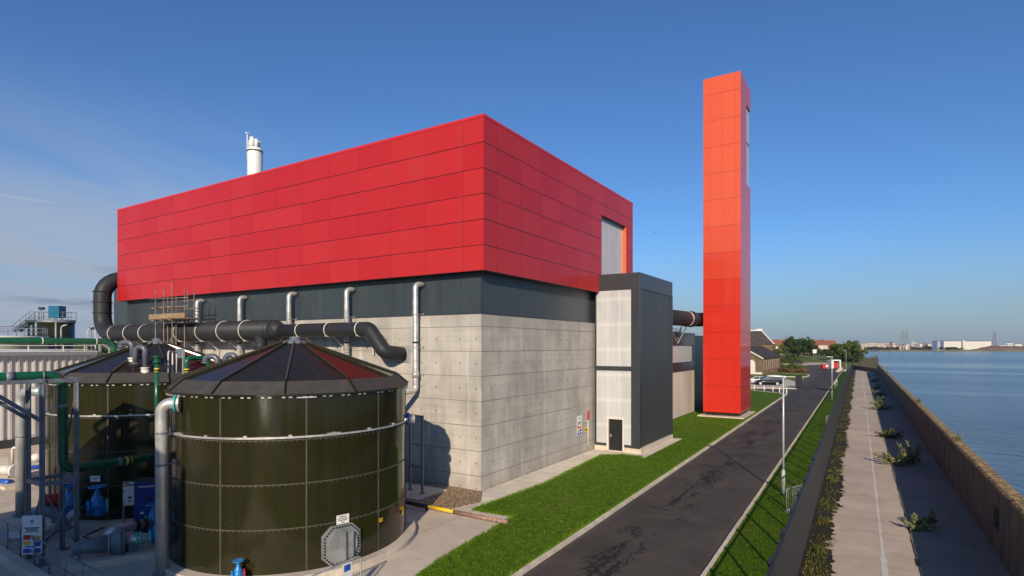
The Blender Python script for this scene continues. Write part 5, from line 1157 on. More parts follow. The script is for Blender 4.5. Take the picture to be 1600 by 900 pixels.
# niche for the plate at one place
nb0, nb1, nz0, nz1 = 26.3, 27.3, .85, 1.68
def wallseg(m, ya, yb, z0, z1): m.prism([(RX(4.24, ya), ya), (RX(4.66, ya), ya), (RX(4.66, yb), yb), (RX(4.24, yb), yb)], z0, z1)
wallseg(m, YB, nb0, -3, 2.32); wallseg(m, nb1, YE, -3, 2.32)
wallseg(m, nb0, nb1, -3, nz0); wallseg(m, nb0, nb1, nz1, 2.32); m.prism([(RX(4.40, nb0), nb0), (RX(4.66, nb0), nb0), (RX(4.66, nb1), nb1), (RX(4.40, nb1), nb1)], nz0, nz1)
m.build('wall_face', 'wallc', rw)
m = MB(); Y = YB
while Y < YE:
    L = min(3.05, YE - Y); o = random.uniform(-.012, .012); z = 2.5 + random.uniform(-.012, .012)
    pts = [(-.02, 2.323), (.45, 2.323), (.46, z - .05), (.40, z), (.06, z), (-.02, z - .05)]
    k = len(pts); ob_ = len(m.v)
    for yy in (Y + .012, Y + L - .012):
        for (a, b) in pts: m.v.append(Vector((RX(4.22 + a + o, yy), yy, b)))
    m.face([ob_ + i for i in range(k)]); m.face([ob_ + k + i for i in range(k)][::-1])
    for i in range(k): m.face([ob_ + i, ob_ + k + i, ob_ + k + (i + 1) % k, ob_ + (i + 1) % k])
    Y += L
m.build('coping', 'wallc', rw)
m = MB(); m.box(RX(4.37, 19) - .0, RX(4.395, 19), nb0 + .05, nb1 - .05, nz0 + .03, nz1 - .04); m.build('niche_plate', 'white', rw)
m = MB(); wallseg(m, YE + .02, YE + 28, -3, 1.2); m.v = [Vector((v.x - (v.y - YE) * .22, v.y, v.z)) for v in m.v]; tag(m.build('wall_return', 'wallc', base=(RX(4.4, YE), YE, 0)), 'lower stretch of old wall where the path ends', 'wall')
# weeds growing on the coping
for i, (Y, n_) in enumerate(((62, 26), (38.2, 14), (126, 22), (158, 20))):
    x = RX(4.5, Y) + np.random.randn(n_) * .08; y = Y + np.random.randn(n_) * .25; o = blades('wall_weed', x, y, np.full(n_, 2.48), .42, .05, 'weed', base=(RX(4.5, Y), Y, 2.48))
    tag(o, ['tuft of dry weed on the wall coping a third of the way along', 'nearest small tuft of weed on the wall coping', 'dry tuft on the coping well down the wall', 'farthest dry tuft near the end of the coping'][i], 'weed', 'weeds on the wall coping')

# ------------------------------------------------------------------ mesh fence along the path
fe = thing('mesh_fence', 'long dark wire mesh security fence between grass verge and riverside path', 'fence', (RX(-1.69, 0), 0, 0))
FH = 2.5; fx = lambda Y: RX(-1.69, Y)
ya, yb = -3., 212.
# close upright wires, thinner spacing near the viewer; horizontal wires
ys = np.concatenate([np.arange(ya, 60, .026), np.arange(60, 120, .05), np.arange(120, yb, .1)])
wr = np.where(ys < 60, .0042, np.where(ys < 120, .009, .02)); n = len(ys); xs = -1.69 - .0143 * ys
def boxes(cx, cy, hx, hy, z0, z1):
    n = len(cx); v = np.empty((n, 8, 3)); k = 0
    for zz in (z0, z1):
        for (sx_, sy_) in ((-1, -1), (1, -1), (1, 1), (-1, 1)): v[:, k, 0] = cx + sx_ * hx; v[:, k, 1] = cy + sy_ * hy; v[:, k, 2] = zz; k += 1
    f = np.array([(0, 1, 5, 4), (1, 2, 6, 5), (2, 3, 7, 6), (3, 0, 4, 7)]); F_ = (np.arange(n)[:, None, None] * 8 + f[None]).reshape(-1, 4); return v.reshape(-1, 3), F_
v, f = boxes(xs, ys, np.where(ys < 60, .0014, np.where(ys < 120, .0025, .005)), wr / 2.0, np.full(n, .06), np.full(n, FH - .02))
npmesh('wire_mesh', v, f, 'fencew', fe)
m = MB()
for z in (.12, 2.46): m.bar((fx(ya) + .008, ya, z), (fx(yb) + .008, yb, z), .012, .02)
for z in (FH - .03, .9): m.bar((fx(ya) - .03, ya, z), (fx(yb) - .03, yb, z), .05, .05)
m.build('rail', 'fencep', fe)
fm = bpy.data.meshes.new('post')
m = MB(); m.box(-.035, .035, -.04, .04, 0, FH + .06); m.box(-.045, .045, -.05, .05, FH + .06, FH + .075); m.box(-.09, .09, -.09, .09, 0, .1)
first = None
Y = ya + .6; cnt = 0
while Y < yb and cnt < 95:
    if first is None:
        first = MB(); first = m.build('post', 'fencep', base=(0, 0, 0)); first.parent = fe; o = first
    else: o = first.copy(); COL.objects.link(o)
    o.location = Vector((fx(Y) - .075, Y, 0)) - fe.location; Y += 2.4; cnt += 1

# ------------------------------------------------------------------ lamp posts
def lamp_post():
    t = thing('lamp_post', 'x', 'street lamp', (0, 0, 0), 'white lamp posts along the road')
    m = MB(); m.cyl((0, 0, 0), (0, 0, 1.15), .085, 14); m.cyl((0, 0, 1.15), (0, 0, 1.22), .085, 14, .055); m.cyl((0, 0, 1.22), (0, 0, 5.85), .052, 12, .04); m.build('column', 'galvw', t)
    m = MB(); m.box(-.03, .03, -.092, -.08, .45, .95); m.build('access_door', 'galv', t)
    m = MB(); o = 0
    sec = [(-.02, .06, .05), (-.12, .12, .09), (-.40, .17, .12), (-.66, .15, .09), (-.78, .06, .04)]
    for i, (x, hw, hh) in enumerate(sec):
        for k in range(10): a = 2 * math.pi * k / 10; m.v.append(Vector((x, hw * math.cos(a), 5.86 + hh * .55 * math.sin(a) + .02 * -x)))
    for i in range(len(sec) - 1):
        for k in range(10): m.face([i * 10 + k, i * 10 + (k + 1) % 10, (i + 1) * 10 + (k + 1) % 10, (i + 1) * 10 + k], 0, True)
    m.face(list(range(10))[::-1]); m.face([40 + k for k in range(10)]); m.cyl((-.03, 0, 5.86), (.12, 0, 5.84), .045, 10); hd = m.build('lamp_head', 'white', t)
    m = MB(); m.box(-.62, -.2, -.11, .11, 5.785, 5.80); m.build('lens', 'greyp', hd); return t
lp0 = lamp_post()
for k, (px, py, lb) in enumerate(((1224, 772, 'nearest pale lamp post with flat oval head leaning over the road'), (1300, 625, 'second lamp post standing in the verge in front of the trailer'), (1322, 575, 'farthest lamp post in front of the right hand tree'))):
    o = lp0 if k == 0 else copy_tree(lp0); q = G(px, py, .09); o.location = (q.x, q.y, .09); o['label'] = lb; o.rotation_euler = (0, 0, R((0, 2, 4)[k]))
# ------------------------------------------------------------------ bollards at the side road
def bollard():
    m = MB(); m.cyl((0, 0, 0), (0, 0, .86), .09, 14, .085); m.lathe((0, 0, 0), [(.085, .86), (.07, .90), (0, .91)], 14); m.lathe((0, 0, 0), [(.09, .70), (.094, .705), (.094, .76), (.09, .765)], 14, mi=1); return m
bl0 = bollard().build('bollard', ['white', 'cream'])
for k, (px, py) in enumerate(((1178.5, 609.8), (1194, 611.2), (1207.7, 612.8), (1218, 614.8), (1229, 617.3))):
    o = bl0 if k == 0 else bl0.copy()
    if k: COL.objects.link(o)
    q = G(px, py, .05); o.location = q; tag(o, ('white bollard on the lawn corner closest to the flue tower', 'second white bollard counting away from the flue tower', 'middle white bollard of the row in front of the black car', 'white bollard just left of the nearest lamp post', 'white bollard at the kerb corner right of the nearest lamp post')[k], 'bollard', 'white bollards by the side road')
for (px, py, lb) in ((1304.5, 606, 'white marker post on the verge beside the open gate'), (1307.5, 603, 'thinner white marker post just behind another one on the verge')):
    q = G(px, py, .09); m = MB(); m.cyl(q, q + Zv * 1.2, .06, 10); m.lathe(q, [(.06, 1.2), (.045, 1.24), (0, 1.25)], 10); tag(m.build('marker_post', 'white', base=q), lb, 'post', 'white marker posts')
# ------------------------------------------------------------------ gate leaves across the road
def gate(px, py, wd, ht, ang, lb):
    q = G(px, py); t = thing('gate_leaf', lb, 'gate', q, 'open dark gates on the road'); u = Vector((math.cos(ang), math.sin(ang), 0))
    m = MB(); m.bar(q - Zv * .0, q + Zv * (ht + .15), .16); m.build('post', 'fencep', t)
    m = MB()
    for z in (.15, ht * .5, ht): m.bar(q + Zv * z, q + u * wd + Zv * z, .06)
    m.bar(q + u * wd + Zv * .1, q + u * wd + Zv * ht, .07); m.build('frame', 'fencep', t)
    m = MB()
    for k in range(1, int(wd / .07)): m.bar(q + u * .07 * k + Zv * .15, q + u * .07 * k + Zv * ht, .025)
    m.build('bars', 'fencep', t)
gate(1243.5, 607, 3.2, 2.15, R(78), 'open dark gate leaf on the left side of the road')
gate(1296.5, 611, 3.2, 2.2, R(92), 'open dark gate leaf on the right side of the road')
gate(1252.5, 576, 4, 2.6, R(150), 'far dark gate leaf behind the planted bed')

# ------------------------------------------------------------------ cars
def car(mt, L=4.6, Wd=1.85, Hh=1.75, van=False):
    t = thing('parked_car', 'x', 'car', (0, 0, 0), 'parked cars')
    # front at -x.  cross sections: x, half width, bottom, belt height
    st_ = [(-.5, .60, .38, .62), (-.485, .82, .30, .74), (-.40, .95, .20, .86), (-.25, 1, .19, .98), (0, 1, .19, 1.0), (.30, 1, .20, 1.03), (.44, .97, .24, 1.03), (.49, .88, .34, .98), (.5, .80, .42, .80)]
    m = MB(); sec = []
    for (x, w, b, h) in st_:
        w_ = w * Wd / 2; sec.append([(x * L, -w_, b), (x * L, -w_, b + (h - b) * .6), (x * L, -w_ * .93, h), (x * L, w_ * .93, h), (x * L, w_, b + (h - b) * .6), (x * L, w_, b)])
    for s in sec: m.v += [Vector(p) for p in s]
    for i in range(len(sec) - 1):
        for k in range(6): m.face([i * 6 + k, (i + 1) * 6 + k, (i + 1) * 6 + (k + 1) % 6, i * 6 + (k + 1) % 6], 0, True)
    m.face([0, 1, 2, 3, 4, 5]); o = (len(sec) - 1) * 6; m.face([o + k for k in range(6)][::-1])
    bdy = m.build('body', mt, t)
    m = MB(); pr = [(-.27, .96), (-.10, Hh - .06), (.05, Hh), (.32, Hh - .02), (.44, Hh - .14), (.475, 1.02)]
    for (x, z) in pr:
        w_ = Wd / 2 * (.91 if z < 1.1 else .74); m.v += [Vector((x * L, -w_, z)), Vector((x * L, w_, z))]
    for i in range(len(pr) - 1): m.face([2 * i, 2 * i + 1, 2 * i + 3, 2 * i + 2], 1 if i in (1, 2, 3) else 0)
    n = len(pr); m.face([2 * i for i in range(n)]); m.face([2 * i + 1 for i in range(n)][::-1]); m.build('glasshouse', ['tinted', mt], t)
    m = MB()
    for s in (-1, 1):
        for (xa_, xb_) in ((-.27, -.10), (.08, .08), (.30, .30), (.475, .44)):
            za, zb = (.97, Hh - .05); m.bar((xa_ * L, s * Wd / 2 * .92, za), (xb_ * L, s * Wd / 2 * .76, zb), .09, .05)
        m.bar((-.1 * L, s * Wd / 2 * .755, Hh - .045), (.44 * L, s * Wd / 2 * .755, Hh - .06), .06, .06)
    m.build('pillar', mt, bdy)
    for x in (-.32, .31):
        for s in (-1, 1):
            m = MB(); c = Vector((x * L, s * Wd / 2 * .97, .33)); m.cyl(c - Vector((0, .11 * s, 0)), c + Vector((0, .04 * s, 0)), .33, 20); w_ = m.build('wheel', 'rubber', t)
            m = MB(); m.disc(c + Vector((0, .045 * s, 0)), (0, 1, 0), .22, .03, 16); m.build('rim', 'galvw', w_)
    for s in (-1, 1):
        m = MB(); m.obox((-.478 * L, s * Wd * .34, .68), .08, .36, .14, s * .3); m.build('headlight', 'white', t)
        m = MB(); m.obox((.492 * L, s * Wd * .40, .84), .05, .18, .3); m.build('tail_light', 'red', t)
        m = MB(); m.ball((-.2 * L, s * (Wd / 2 + .08), 1.02), .09, .08, .07, 8, 6); m.build('mirror', mt, t)
    return t
q0, q1 = G(1176.5, 601.5), G(1216, 602.3); c0 = car('carblack', 4.7); mid = (q0 + q1) / 2
place(c0, (mid.x + .3, mid.y + 1.0, .0), math.atan2((q1 - q0).y, (q1 - q0).x) + .1, 'black people carrier parked behind the white bollards')
c1 = car('carwhite', 4.2, 1.75, 1.45); place(c1, (mid.x - 1.9, mid.y + 3.6, .01), .15, 'white car parked behind the black people carrier')
c2 = car('carblue', 4.2, 1.75, 1.5); q = G(1221, 599.5); place(c2, (q.x - .9, q.y + 1.2, .01), R(75), 'pale blue car at the right of the black people carrier')

# ------------------------------------------------------------------ trees
def tree(px, py_base, d, w, h, label, leaf, n=2600, size=.55, grp='trees beyond the road', trunk=.16, lobes=9, seed=1):
    rs = np.random.RandomState(seed); rnd = random.Random(seed)
    r = ray(px); b = Vector((r[0] * d, r[1] * d, 0)); t = thing('tree', label, 'tree', b, grp)
    m = MB(); th = h * trunk + .5; m.tube([b, b + Vector((.05, 0, th)), b + Vector((.1, .1, h * .55))], [w * .035, w * .026, w * .012], 10)
    tips = []
    for k in range(lobes):
        a = 2 * math.pi * k / lobes + rnd.uniform(-.4, .4); rr = w * .5 * rnd.uniform(.45, .74); zz = h * rnd.uniform(.32, .80); tips.append(Vector((b.x + rr * math.cos(a), b.y + rr * math.sin(a), zz)))
    tips.append(b + Vector((0, 0, h * .78))); tips.append(b + Vector((w * .12, 0, h * .5)))
    for tp in tips: m.tube([b + Zv * th * rnd.uniform(.8, 1.2), b.lerp(tp, .55) + Zv * th * .3, tp], [w * .014, w * .009, w * .003], 6)
    m.build('trunk', 'bark', t)
    cs = []; per = n // len(tips)
    for tp in tips:
        sub = rs.randn(7, 3) * np.array([w * .10, w * .10, h * .09]); sr = w * rs.uniform(.05, .11, 7)
        k = rs.randint(0, 7, per); u = rs.randn(per, 3); u /= np.linalg.norm(u, axis=1)[:, None]
        cs.append(np.array(tp) + sub[k] + u * (sr[k] * rs.uniform(.55, 1.05, per))[:, None] * np.array([1, 1, .8]))
    cs = np.concatenate(cs); cs = cs[(cs[:, 2] > h * .05) & (cs[:, 2] < h * 1.02)]
    leaves('crown', cs, None, size, leaf, t, .3)
tree(1247, 557, 345, 20, 12.6, 'big round dark green tree on the grass left of the road end', 'leaf', 8000, 1.0, lobes=18, seed=3)
tree(1316, 560, 300, 15, 10.0, 'broad green tree at the end of the road, left half', 'leaf2', 6500, .85, lobes=16, seed=5)
tree(1333, 561, 296, 11, 8.6, 'lower green tree at the path end beside the river', 'leaf2', 4200, .8, lobes=12, seed=8)
tree(1217, 556, 330, 7.5, 9.0, 'small yellow green tree beside the slate roofed house', 'leaf3', 1500, .8, lobes=8, seed=11)
tree(1207, 556, 322, 7.5, 5.6, 'low dark bush tree left of the yellow green one', 'leaf', 1500, .8, lobes=8, seed=12)
tree(1291, 553, 440, 14, 4.6, 'low dark green tree clump in front of the red roofs', 'leaf', 1800, 1.1, lobes=9, seed=14)
tree(1276, 553, 440, 12, 4.4, 'low dark green tree clump behind the white board', 'leaf', 1600, 1.1, lobes=9, seed=15)
tree(1228, 553, 420, 9, 6.2, 'dark tree clump left of the big round tree', 'leaf2', 1500, 1.0, lobes=8, seed=16)
for k, (px, d, w, h, lb) in enumerate(((121, 300, 13, 8.5, 'dark tree just right of the far olive tank'), (134, 280, 12, 7.6, 'dark tree under the small mast left of the rising duct'), (147, 260, 11, 8.0, 'dark tree directly left of the rising charcoal duct'), (52, 260, 12, 8, 'dark tree seen through the legs of the far stair'), (110, 420, 16, 9.5, 'bushy tree on the skyline behind the far olive tank'))):
    tree(px, 0, d, w, h, lb, ('leaf', 'leaf2')[k % 2], 1300, 1.0, 'trees beyond the works', lobes=8, seed=30 + k)
def hedge(name, pts, wd, h, leaf, n, size, label, cat='hedge'):
    P = [Vector(p) for p in pts]; cs = []
    for a, b in zip(P, P[1:]):
        k = int(n * (b - a).length / sum((y - x).length for x, y in zip(P, P[1:]))); f = np.random.rand(k)[:, None]
        c = np.array(a) * (1 - f) + np.array(b) * f; c[:, 0] += np.random.randn(k) * wd * .3; c[:, 1] += np.random.randn(k) * wd * .3
        c[:, 2] = np.abs(np.random.rand(k)) * h * (.75 + .25 * np.sin(c[:, 0] * 1.1)); cs.append(c)
    o = leaves(name, np.concatenate(cs), None, size, leaf, None, .3, base=tuple(P[0])); return tag(o, label, cat)
hedge('hedge', [G(1196, 566), G(1222, 565), G(1240, 563)], 4, 3.2, 'leaf', 1500, .8, 'dark hedge behind the brick building')
hedge('hedge', [G(1296, 564.5), G(1320, 565), G(1343, 566)], 3, 4.6, 'leaf', 2600, .7, 'dark overgrown hedge along the far end of the fence')
hedge('hedge', [G(1222, 567.5), G(1252, 567.8)], 2.5, 2.4, 'leaf2', 1300, .6, 'clipped hedge behind the russet planted bed')
hedge('planted_bed', [G(1221, 580), G(1240, 581.5), G(1256, 582)], 2.6, 1.1, 'rustleaf', 1600, .45, 'russet planted bed by the bend in the road', 'flower bed')
hedge('shrub_row', [G(1218, 574), G(1240, 576), G(1252, 577)], 3, 1.7, 'leaf2', 1200, .5, 'green shrubs behind the russet bed', 'shrubs')
# weeds growing through the path joint
def weed(x, y, h, wd, n, label, mt='shrub'):
    t = thing('path_weed', label, 'weed', (x, y, 0), 'weeds growing in the path joint'); cs = []; m = MB()
    for k in range(max(5, n // 40)):
        a = random.uniform(0, 6.28); l = wd * random.uniform(.2, .55); tip = Vector((x + l * math.cos(a) * 1.25, y + l * math.sin(a) * 1.4, h * random.uniform(.15, .85))); m.tube([(x, y, 0), ((x + tip.x) / 2, (y + tip.y) / 2, tip.z * .65), tip], [.012, .009, .004], 5)
        kk = 75; f = np.random.rand(kk)[:, None] ** .6; c = np.array([x, y, .02]) * (1 - f) + np.array(tip) * f; cs.append(c + np.random.randn(kk, 3) * .05)
    m.build('stem', 'bark', t); leaves('foliage', np.abs(np.concatenate(cs) * [1, 1, 1]) * np.sign(np.concatenate(cs)), None, .13, mt, t, .4)
weed(1.62, 28.6, .65, 1.05, 320, 'nearest weed on the path, low with a pale yellow side'); weed(1.95, 29.3, .9, .6, 200, 'taller dark weed just behind the nearest one')
weed(1.45, 43.3, 1.0, 1.9, 800, 'largest leafy weed spreading across the path joint'); weed(2.3, 44.5, 1.6, 1.5, 500, 'tall weed leaning to the wall beside the largest one')
weed(1.35, 55.5, .9, 1.6, 520, 'yellowish weed in the middle distance of the path', 'weed'); weed(1.15, 79.5, 1.3, 2.0, 700, 'dense dark weed halfway along the path')
weed(1.2, 86, 1.3, 1.8, 500, 'dark weed right behind the dense halfway one'); weed(1.0, 102, 1.2, 2.0, 500, 'bushy weed two thirds along the path'); weed(.85, 118, 1.2, 1.8, 400, 'small weed before the far end of the path', 'weed'); weed(.7, 140, 1.2, 2.2, 400, 'farthest weed on the path', 'weed')
# grass and verge growth
L_ = 46000; yy = 14 + 60 * np.random.rand(L_) ** 1.5; xx = -17.2 + 8.0 * np.random.rand(L_); k = in_poly(xx, yy, lawn_poly); xx, yy = xx[k], yy[k]
struct(blades('grass', xx, yy, np.full(len(xx), .04), .055, .026, 'blade', lean=.9), 'stuff')
ex, ey = [], []
for a, b in zip(lawn_edge, lawn_edge[1:]):
    k = int((b - a).length * 160); f = np.random.rand(k); ex.append(a.x + (b.x - a.x) * f + np.random.randn(k) * .07); ey.append(a.y + (b.y - a.y) * f + np.random.randn(k) * .07)
for a_, w_ in ((-9.62, .06),):
    f = 14 + 70 * np.random.rand(7000) ** 1.5; ex.append(a_ - .0143 * f - np.abs(np.random.randn(7000)) * w_); ey.append(f)
ex, ey = np.concatenate(ex), np.concatenate(ey); struct(blades('lawn_edge_grass', ex, ey, np.full(len(ex), .02), .10, .032, 'blade', lean=.9), 'stuff')
L_ = 26000; yy = 17 + 70 * np.random.rand(L_) ** 1.6; xx = -4.18 + 2.35 * np.random.rand(L_) - .0143 * yy; struct(blades('verge_grass', xx, yy, np.full(L_, .08), .065, .026, 'blade', lean=.9), 'stuff')
L_ = 9000; yy = 16 + 150 * np.random.rand(L_) ** 1.9; cl = np.sin(yy * 2.1) + np.sin(yy * .83 + 1) + np.random.randn(L_) * .6; a_ = -1.6 + (.72 + .12 * np.sin(yy * 1.3)) * np.random.rand(L_); k = cl > -.25; yy, a_ = yy[k], a_[k]
struct(blades('verge_weeds', a_ - .0143 * yy, yy, np.full(len(yy), -.01), .07, .05, 'weed', lean=1.3), 'stuff')
for i, (Y, n_, lb) in enumerate(((20.2, 60, 'tall spindly dry weed against the fence foot, nearest'), (23.5, 50, 'yellow weed clump at the fence foot below the near barrier'), (27.5, 50, 'yellow green weed clump at the fence foot, third along'), (36, 40, 'ragged weed clump midway along the fence foot'))):
    x = RX(-1.3, Y) + np.random.randn(n_) * .09; y = Y + np.random.randn(n_) * .16; tag(blades('verge_weed', x, y, np.full(n_ // 1, -.01), .26, .045, 'weed', base=(RX(-1.3, Y), Y, 0)), lb, 'weed', 'weed clumps at the fence foot')

# ------------------------------------------------------------------ old brick buildings
def gabled(name, label, A, ax, L, Wd, eave, ridge, wallm, roofm, piers=True, cat='building'):
    """A: near corner on the ground, length along ax, width to its left"""
    A = Vector(A); u = Vector((math.cos(ax), math.sin(ax), 0)); v = Vector((-u.y, u.x, 0)); t = thing(name, label, cat, A)
    def P(a, b, z): return A + u * a + v * b + Zv * z
    m = MB(); m.add([P(0, 0, -.2), P(L, 0, -.2), P(L, Wd, -.2), P(0, Wd, -.2), P(0, 0, eave), P(L, 0, eave), P(L, Wd, eave), P(0, Wd, eave), P(0, Wd / 2, ridge), P(L, Wd / 2, ridge)], [(0, 1, 5, 4), (1, 2, 6, 9, 5), (2, 3, 7, 6), (3, 0, 4, 8, 7)])
    m.build('wall', wallm, t)
    m = MB(); e = .35; s = (ridge - eave) / (Wd / 2)
    for sgn in (0, 1):
        b0_, b1_ = (-e, Wd / 2) if sgn == 0 else (Wd + e, Wd / 2)
        m.add([P(-e, b0_, eave - e * s + .1), P(L + e, b0_, eave - e * s + .1), P(L + e, b1_, ridge + .1), P(-e, b1_, ridge + .1), P(-e, b0_, eave - e * s + .28), P(L + e, b0_, eave - e * s + .28), P(L + e, b1_, ridge + .28), P(-e, b1_, ridge + .28)], [(3, 2, 1, 0), (4, 5, 6, 7), (0, 1, 5, 4), (1, 2, 6, 5), (2, 3, 7, 6), (3, 0, 4, 7)] if sgn == 0 else [(0, 1, 2, 3), (7, 6, 5, 4), (4, 5, 1, 0), (5, 6, 2, 1), (6, 7, 3, 2), (7, 4, 0, 3)])
    m.build('roof', roofm, t)
    return t, P, u, v
A = G(1191, 586.2); B = G(1219, 579.2); axb = math.atan2((B - A).y, (B - A).x); Lb_ = (B - A).length
t, P, u, v = gabled('brick_hall', 'long yellow brick hall with slate roof behind the parked cars', A, axb, Lb_, 10.5, 4.3, 7.3, 'brick', 'slate')
m = MB(); k = 0.4
while k < Lb_: m = MB(); m.obox(P(k, -.12, 2.0), .5, .3, 4.0, axb); k += Lb_ / 9; m.build('brick_pier', 'brick', t)
for k in range(8):
    f = .4 + Lb_ / 9 * (k + .5) + .25; m = MB(); m.obox(P(f, -.012, 2.4), 1.7, .06, 2.3, axb); w_ = m.build('window', 'glass', t)
    m = MB(); m.obox(P(f, -.03, 3.5), 1.4, .1, .25, axb); m.obox(P(f, -.03, 1.35), 1.4, .12, .14, axb); m.obox(P(f, -.045, 2.4), .07, .05, 2.0, axb); m.build('frame', 'cream', w_)
for b in (2.6, 7.8):
    m = MB(); m.obox(P(-.05, b, 1.6), .1, 1.9, 2.6, axb); pa = [P(-.105, b + .95 * math.cos(a), 2.9 + .95 * math.sin(a)) for a in [math.pi * i / 10 for i in range(11)]]; m.add(pa, [list(range(11))]); d_ = m.build('arched_door', 'cream', t)
    m = MB(); m.tube([P(-.1, b + 1.1 * math.cos(a), 2.9 + 1.1 * math.sin(a)) for a in [math.pi * i / 12 for i in range(13)]], .14, 6); m.build('brick_arch', 'redbrick', d_)
m = MB(); m.obox(P(-.03, 5.25, .45), .2, 10.5, .5, axb); m.build('stone_base', 'cream', t)
for s in (0, 1):
    m = MB(); m.bar(P(-.37, -.35 if s == 0 else 10.85, 4.15), P(-.37, 5.25, 7.45), .1, .3); m.build('verge_board', 'cream', t)
# big slate mansard house behind
hb = D(1180, HOR, 205); t = thing('engine_house', 'tall brick house with steep dark slate mansard roof and white ridge', 'building', (hb.x, hb.y, 0)); ar = R(20)
uu = Vector((math.cos(ar), math.sin(ar), 0)); vv = Vector((-uu.y, uu.x, 0)); C_ = D(1187, HOR, 205); C_.z = 0
def Q(a, b, z): return C_ + uu * a + vv * b + Zv * z
m = MB(); m.add([Q(-14, -4, 0), Q(3.5, -4, 0), Q(3.5, 8, 0), Q(-14, 8, 0), Q(-14, -4, 8), Q(3.5, -4, 8), Q(3.5, 8, 8), Q(-14, 8, 8)], [(0, 1, 5, 4), (1, 2, 6, 5), (2, 3, 7, 6), (3, 0, 4, 7)]); m.build('wall', 'brick', t)
m = MB(); m.add([Q(-14.4, -4.4, 8), Q(3.9, -4.4, 8), Q(3.9, 8.4, 8), Q(-14.4, 8.4, 8), Q(-11, -1.2, 12.8), Q(.4, -1.2, 12.8), Q(.4, 5, 12.8), Q(-11, 5, 12.8)], [(0, 1, 5, 4), (1, 2, 6, 5), (2, 3, 7, 6), (3, 0, 4, 7), (4, 5, 6, 7)]); m.build('roof', 'slate', t)
m = MB(); m.bar(Q(3.9, -4.4, 8.05), Q(.4, -1.2, 12.85), .3); m.bar(Q(-11, -1.2, 12.9), Q(.4, -1.2, 12.9), .3); m.bar(Q(.4, -1.2, 12.9), Q(.4, 5, 12.9), .3); m.build('white_ridge', 'white', t)
m = MB(); m.box(Q(0, 0, 0).x - 1, Q(0, 0, 0).x + 1, Q(0, 0, 0).y - 1, Q(0, 0, 0).y + 1, 12.8, 13.5); m.build('roof_vent', 'cream', t)
m = MB(); m.obox(Q(3.5, 2, 4.5), .2, 1.4, 2.6, ar); m.obox(Q(-2, -4, 4.5), 1.4, .2, 2.6, ar); m.build('window', 'glass', t)
# ------------------------------------------------------------------ trailer, white board and clutter at the road end
q = G(1303, 578.5); t = thing('exhibit_trailer', 'white framed trailer with red open side at the road end', 'trailer', q); ax_t = TH
ut = Vector((math.cos(ax_t), math.sin(ax_t), 0)); nt_ = Vector((ut.y, -ut.x, 0))
m = MB(); m.obox(q + ut * -1.05 + Zv * 1.9, .7, 2.2, 2.6, ax_t); m.obox(q + ut * 1.3 + Zv * 1.9, .35, 2.2, 2.6, ax_t); m.obox(q + ut * .1 + Zv * 3.05, 2.1, 2.2, .35, ax_t); m.obox(q + ut * .1 - nt_ * .9 + Zv * 1.7, 2.1, .2, 2.4, ax_t); m.build('body', 'white', t)
m = MB(); m.obox(q + ut * .12 - nt_ * .5 + Zv * 1.7, 2.0, .5, 2.2, ax_t); m.build('red_interior', 'red', t)
m = MB()
for k in (-.9, .9): c = q + ut * k + nt_ * .8 + Zv * .35; m.disc(c, nt_, .35, .2, 18)
m.build('wheel', 'rubber', t)
m = MB(); m.bar(q - ut * 1.4 + Zv * .45, q - ut * 2.6 + Zv * .4, .12); m.build('drawbar', 'galv', t)
q = G(1288, 578.5); t = thing('red_kiosk', 'small red and white cart left of the trailer', 'cart', q); m = MB(); m.obox(q + Zv * 1.15, 1.6, 1.2, 1.3, ax_t); m.build('body', 'red', t, bevel=.1); m = MB(); m.obox(q + ut * .5 + nt_ * .62 + Zv * 1.3, .7, .04, .6, ax_t); m.build('panel', 'white', t); m = MB(); m.disc(q + ut * -.5 + nt_ * .5 + Zv * .3, nt_, .3, .15, 14); m.disc(q + ut * .5 + nt_ * .5 + Zv * .3, nt_, .3, .15, 14); m.build('wheel', 'rubber', t)
for k, (px, py, mt_, s) in enumerate(((1312, 579.5, 'plinth', 1.0), (1316, 579, 'greyp', .9), (1319, 580.5, 'white', .7), (1308.5, 581.5, 'plinth', .8))):
    q = G(px, py); m = MB(); m.obox(q + Zv * .35 * s, 1.1 * s, .9 * s, .7 * s, .3 * k); m.obox(q + Vector((.4, .2, .85 * s)), .6 * s, .6 * s, .35 * s, .8 * k); tag(m.build('rubble_block', mt_, base=q, bevel=.08), ('grey stone block right of the trailer', 'dark grey block farther right of the trailer', 'white block at the verge end beside the stones', 'pale block in front of the trailer wheels')[k], 'block', 'blocks dumped at the road end')
q = G(1273, 560.2); q = D(1273, 549, 300); t = thing('notice_board', 'white notice board on two legs in the far grass', 'sign', (q.x, q.y, 0)); m = MB(); m.obox(q, 2.0, .12, 1.9, TH); m.build('board', 'white', t); m = MB()
for k in (-.7, .7): m.bar(Vector((q.x, q.y, 0)) + ut * k, q + ut * k, .12)
m.build('leg', 'dullgalv', t)
wf = MB(); a, b = G(1343, 574), G(1372, 573)
t = thing('end_fence', 'old boarded fence with posts closing the end of the path', 'fence', a)
m = MB(); n_ = 26; dd = b - a
for k in range(n_): q = a + dd * (k / n_); m.bar(q, q + Zv * (2.3 + .5 * math.sin(k * 1.9) + k * .05), dd.length / n_ * .85, .06)
m.build('boards', 'oldboard', t)
for k in range(7): q = a + dd * (k / 6) - Vector((0, .2, 0)); m = MB(); m.bar(q, q + Zv * 3.0, .22); m.build('post', 'fencep', t)

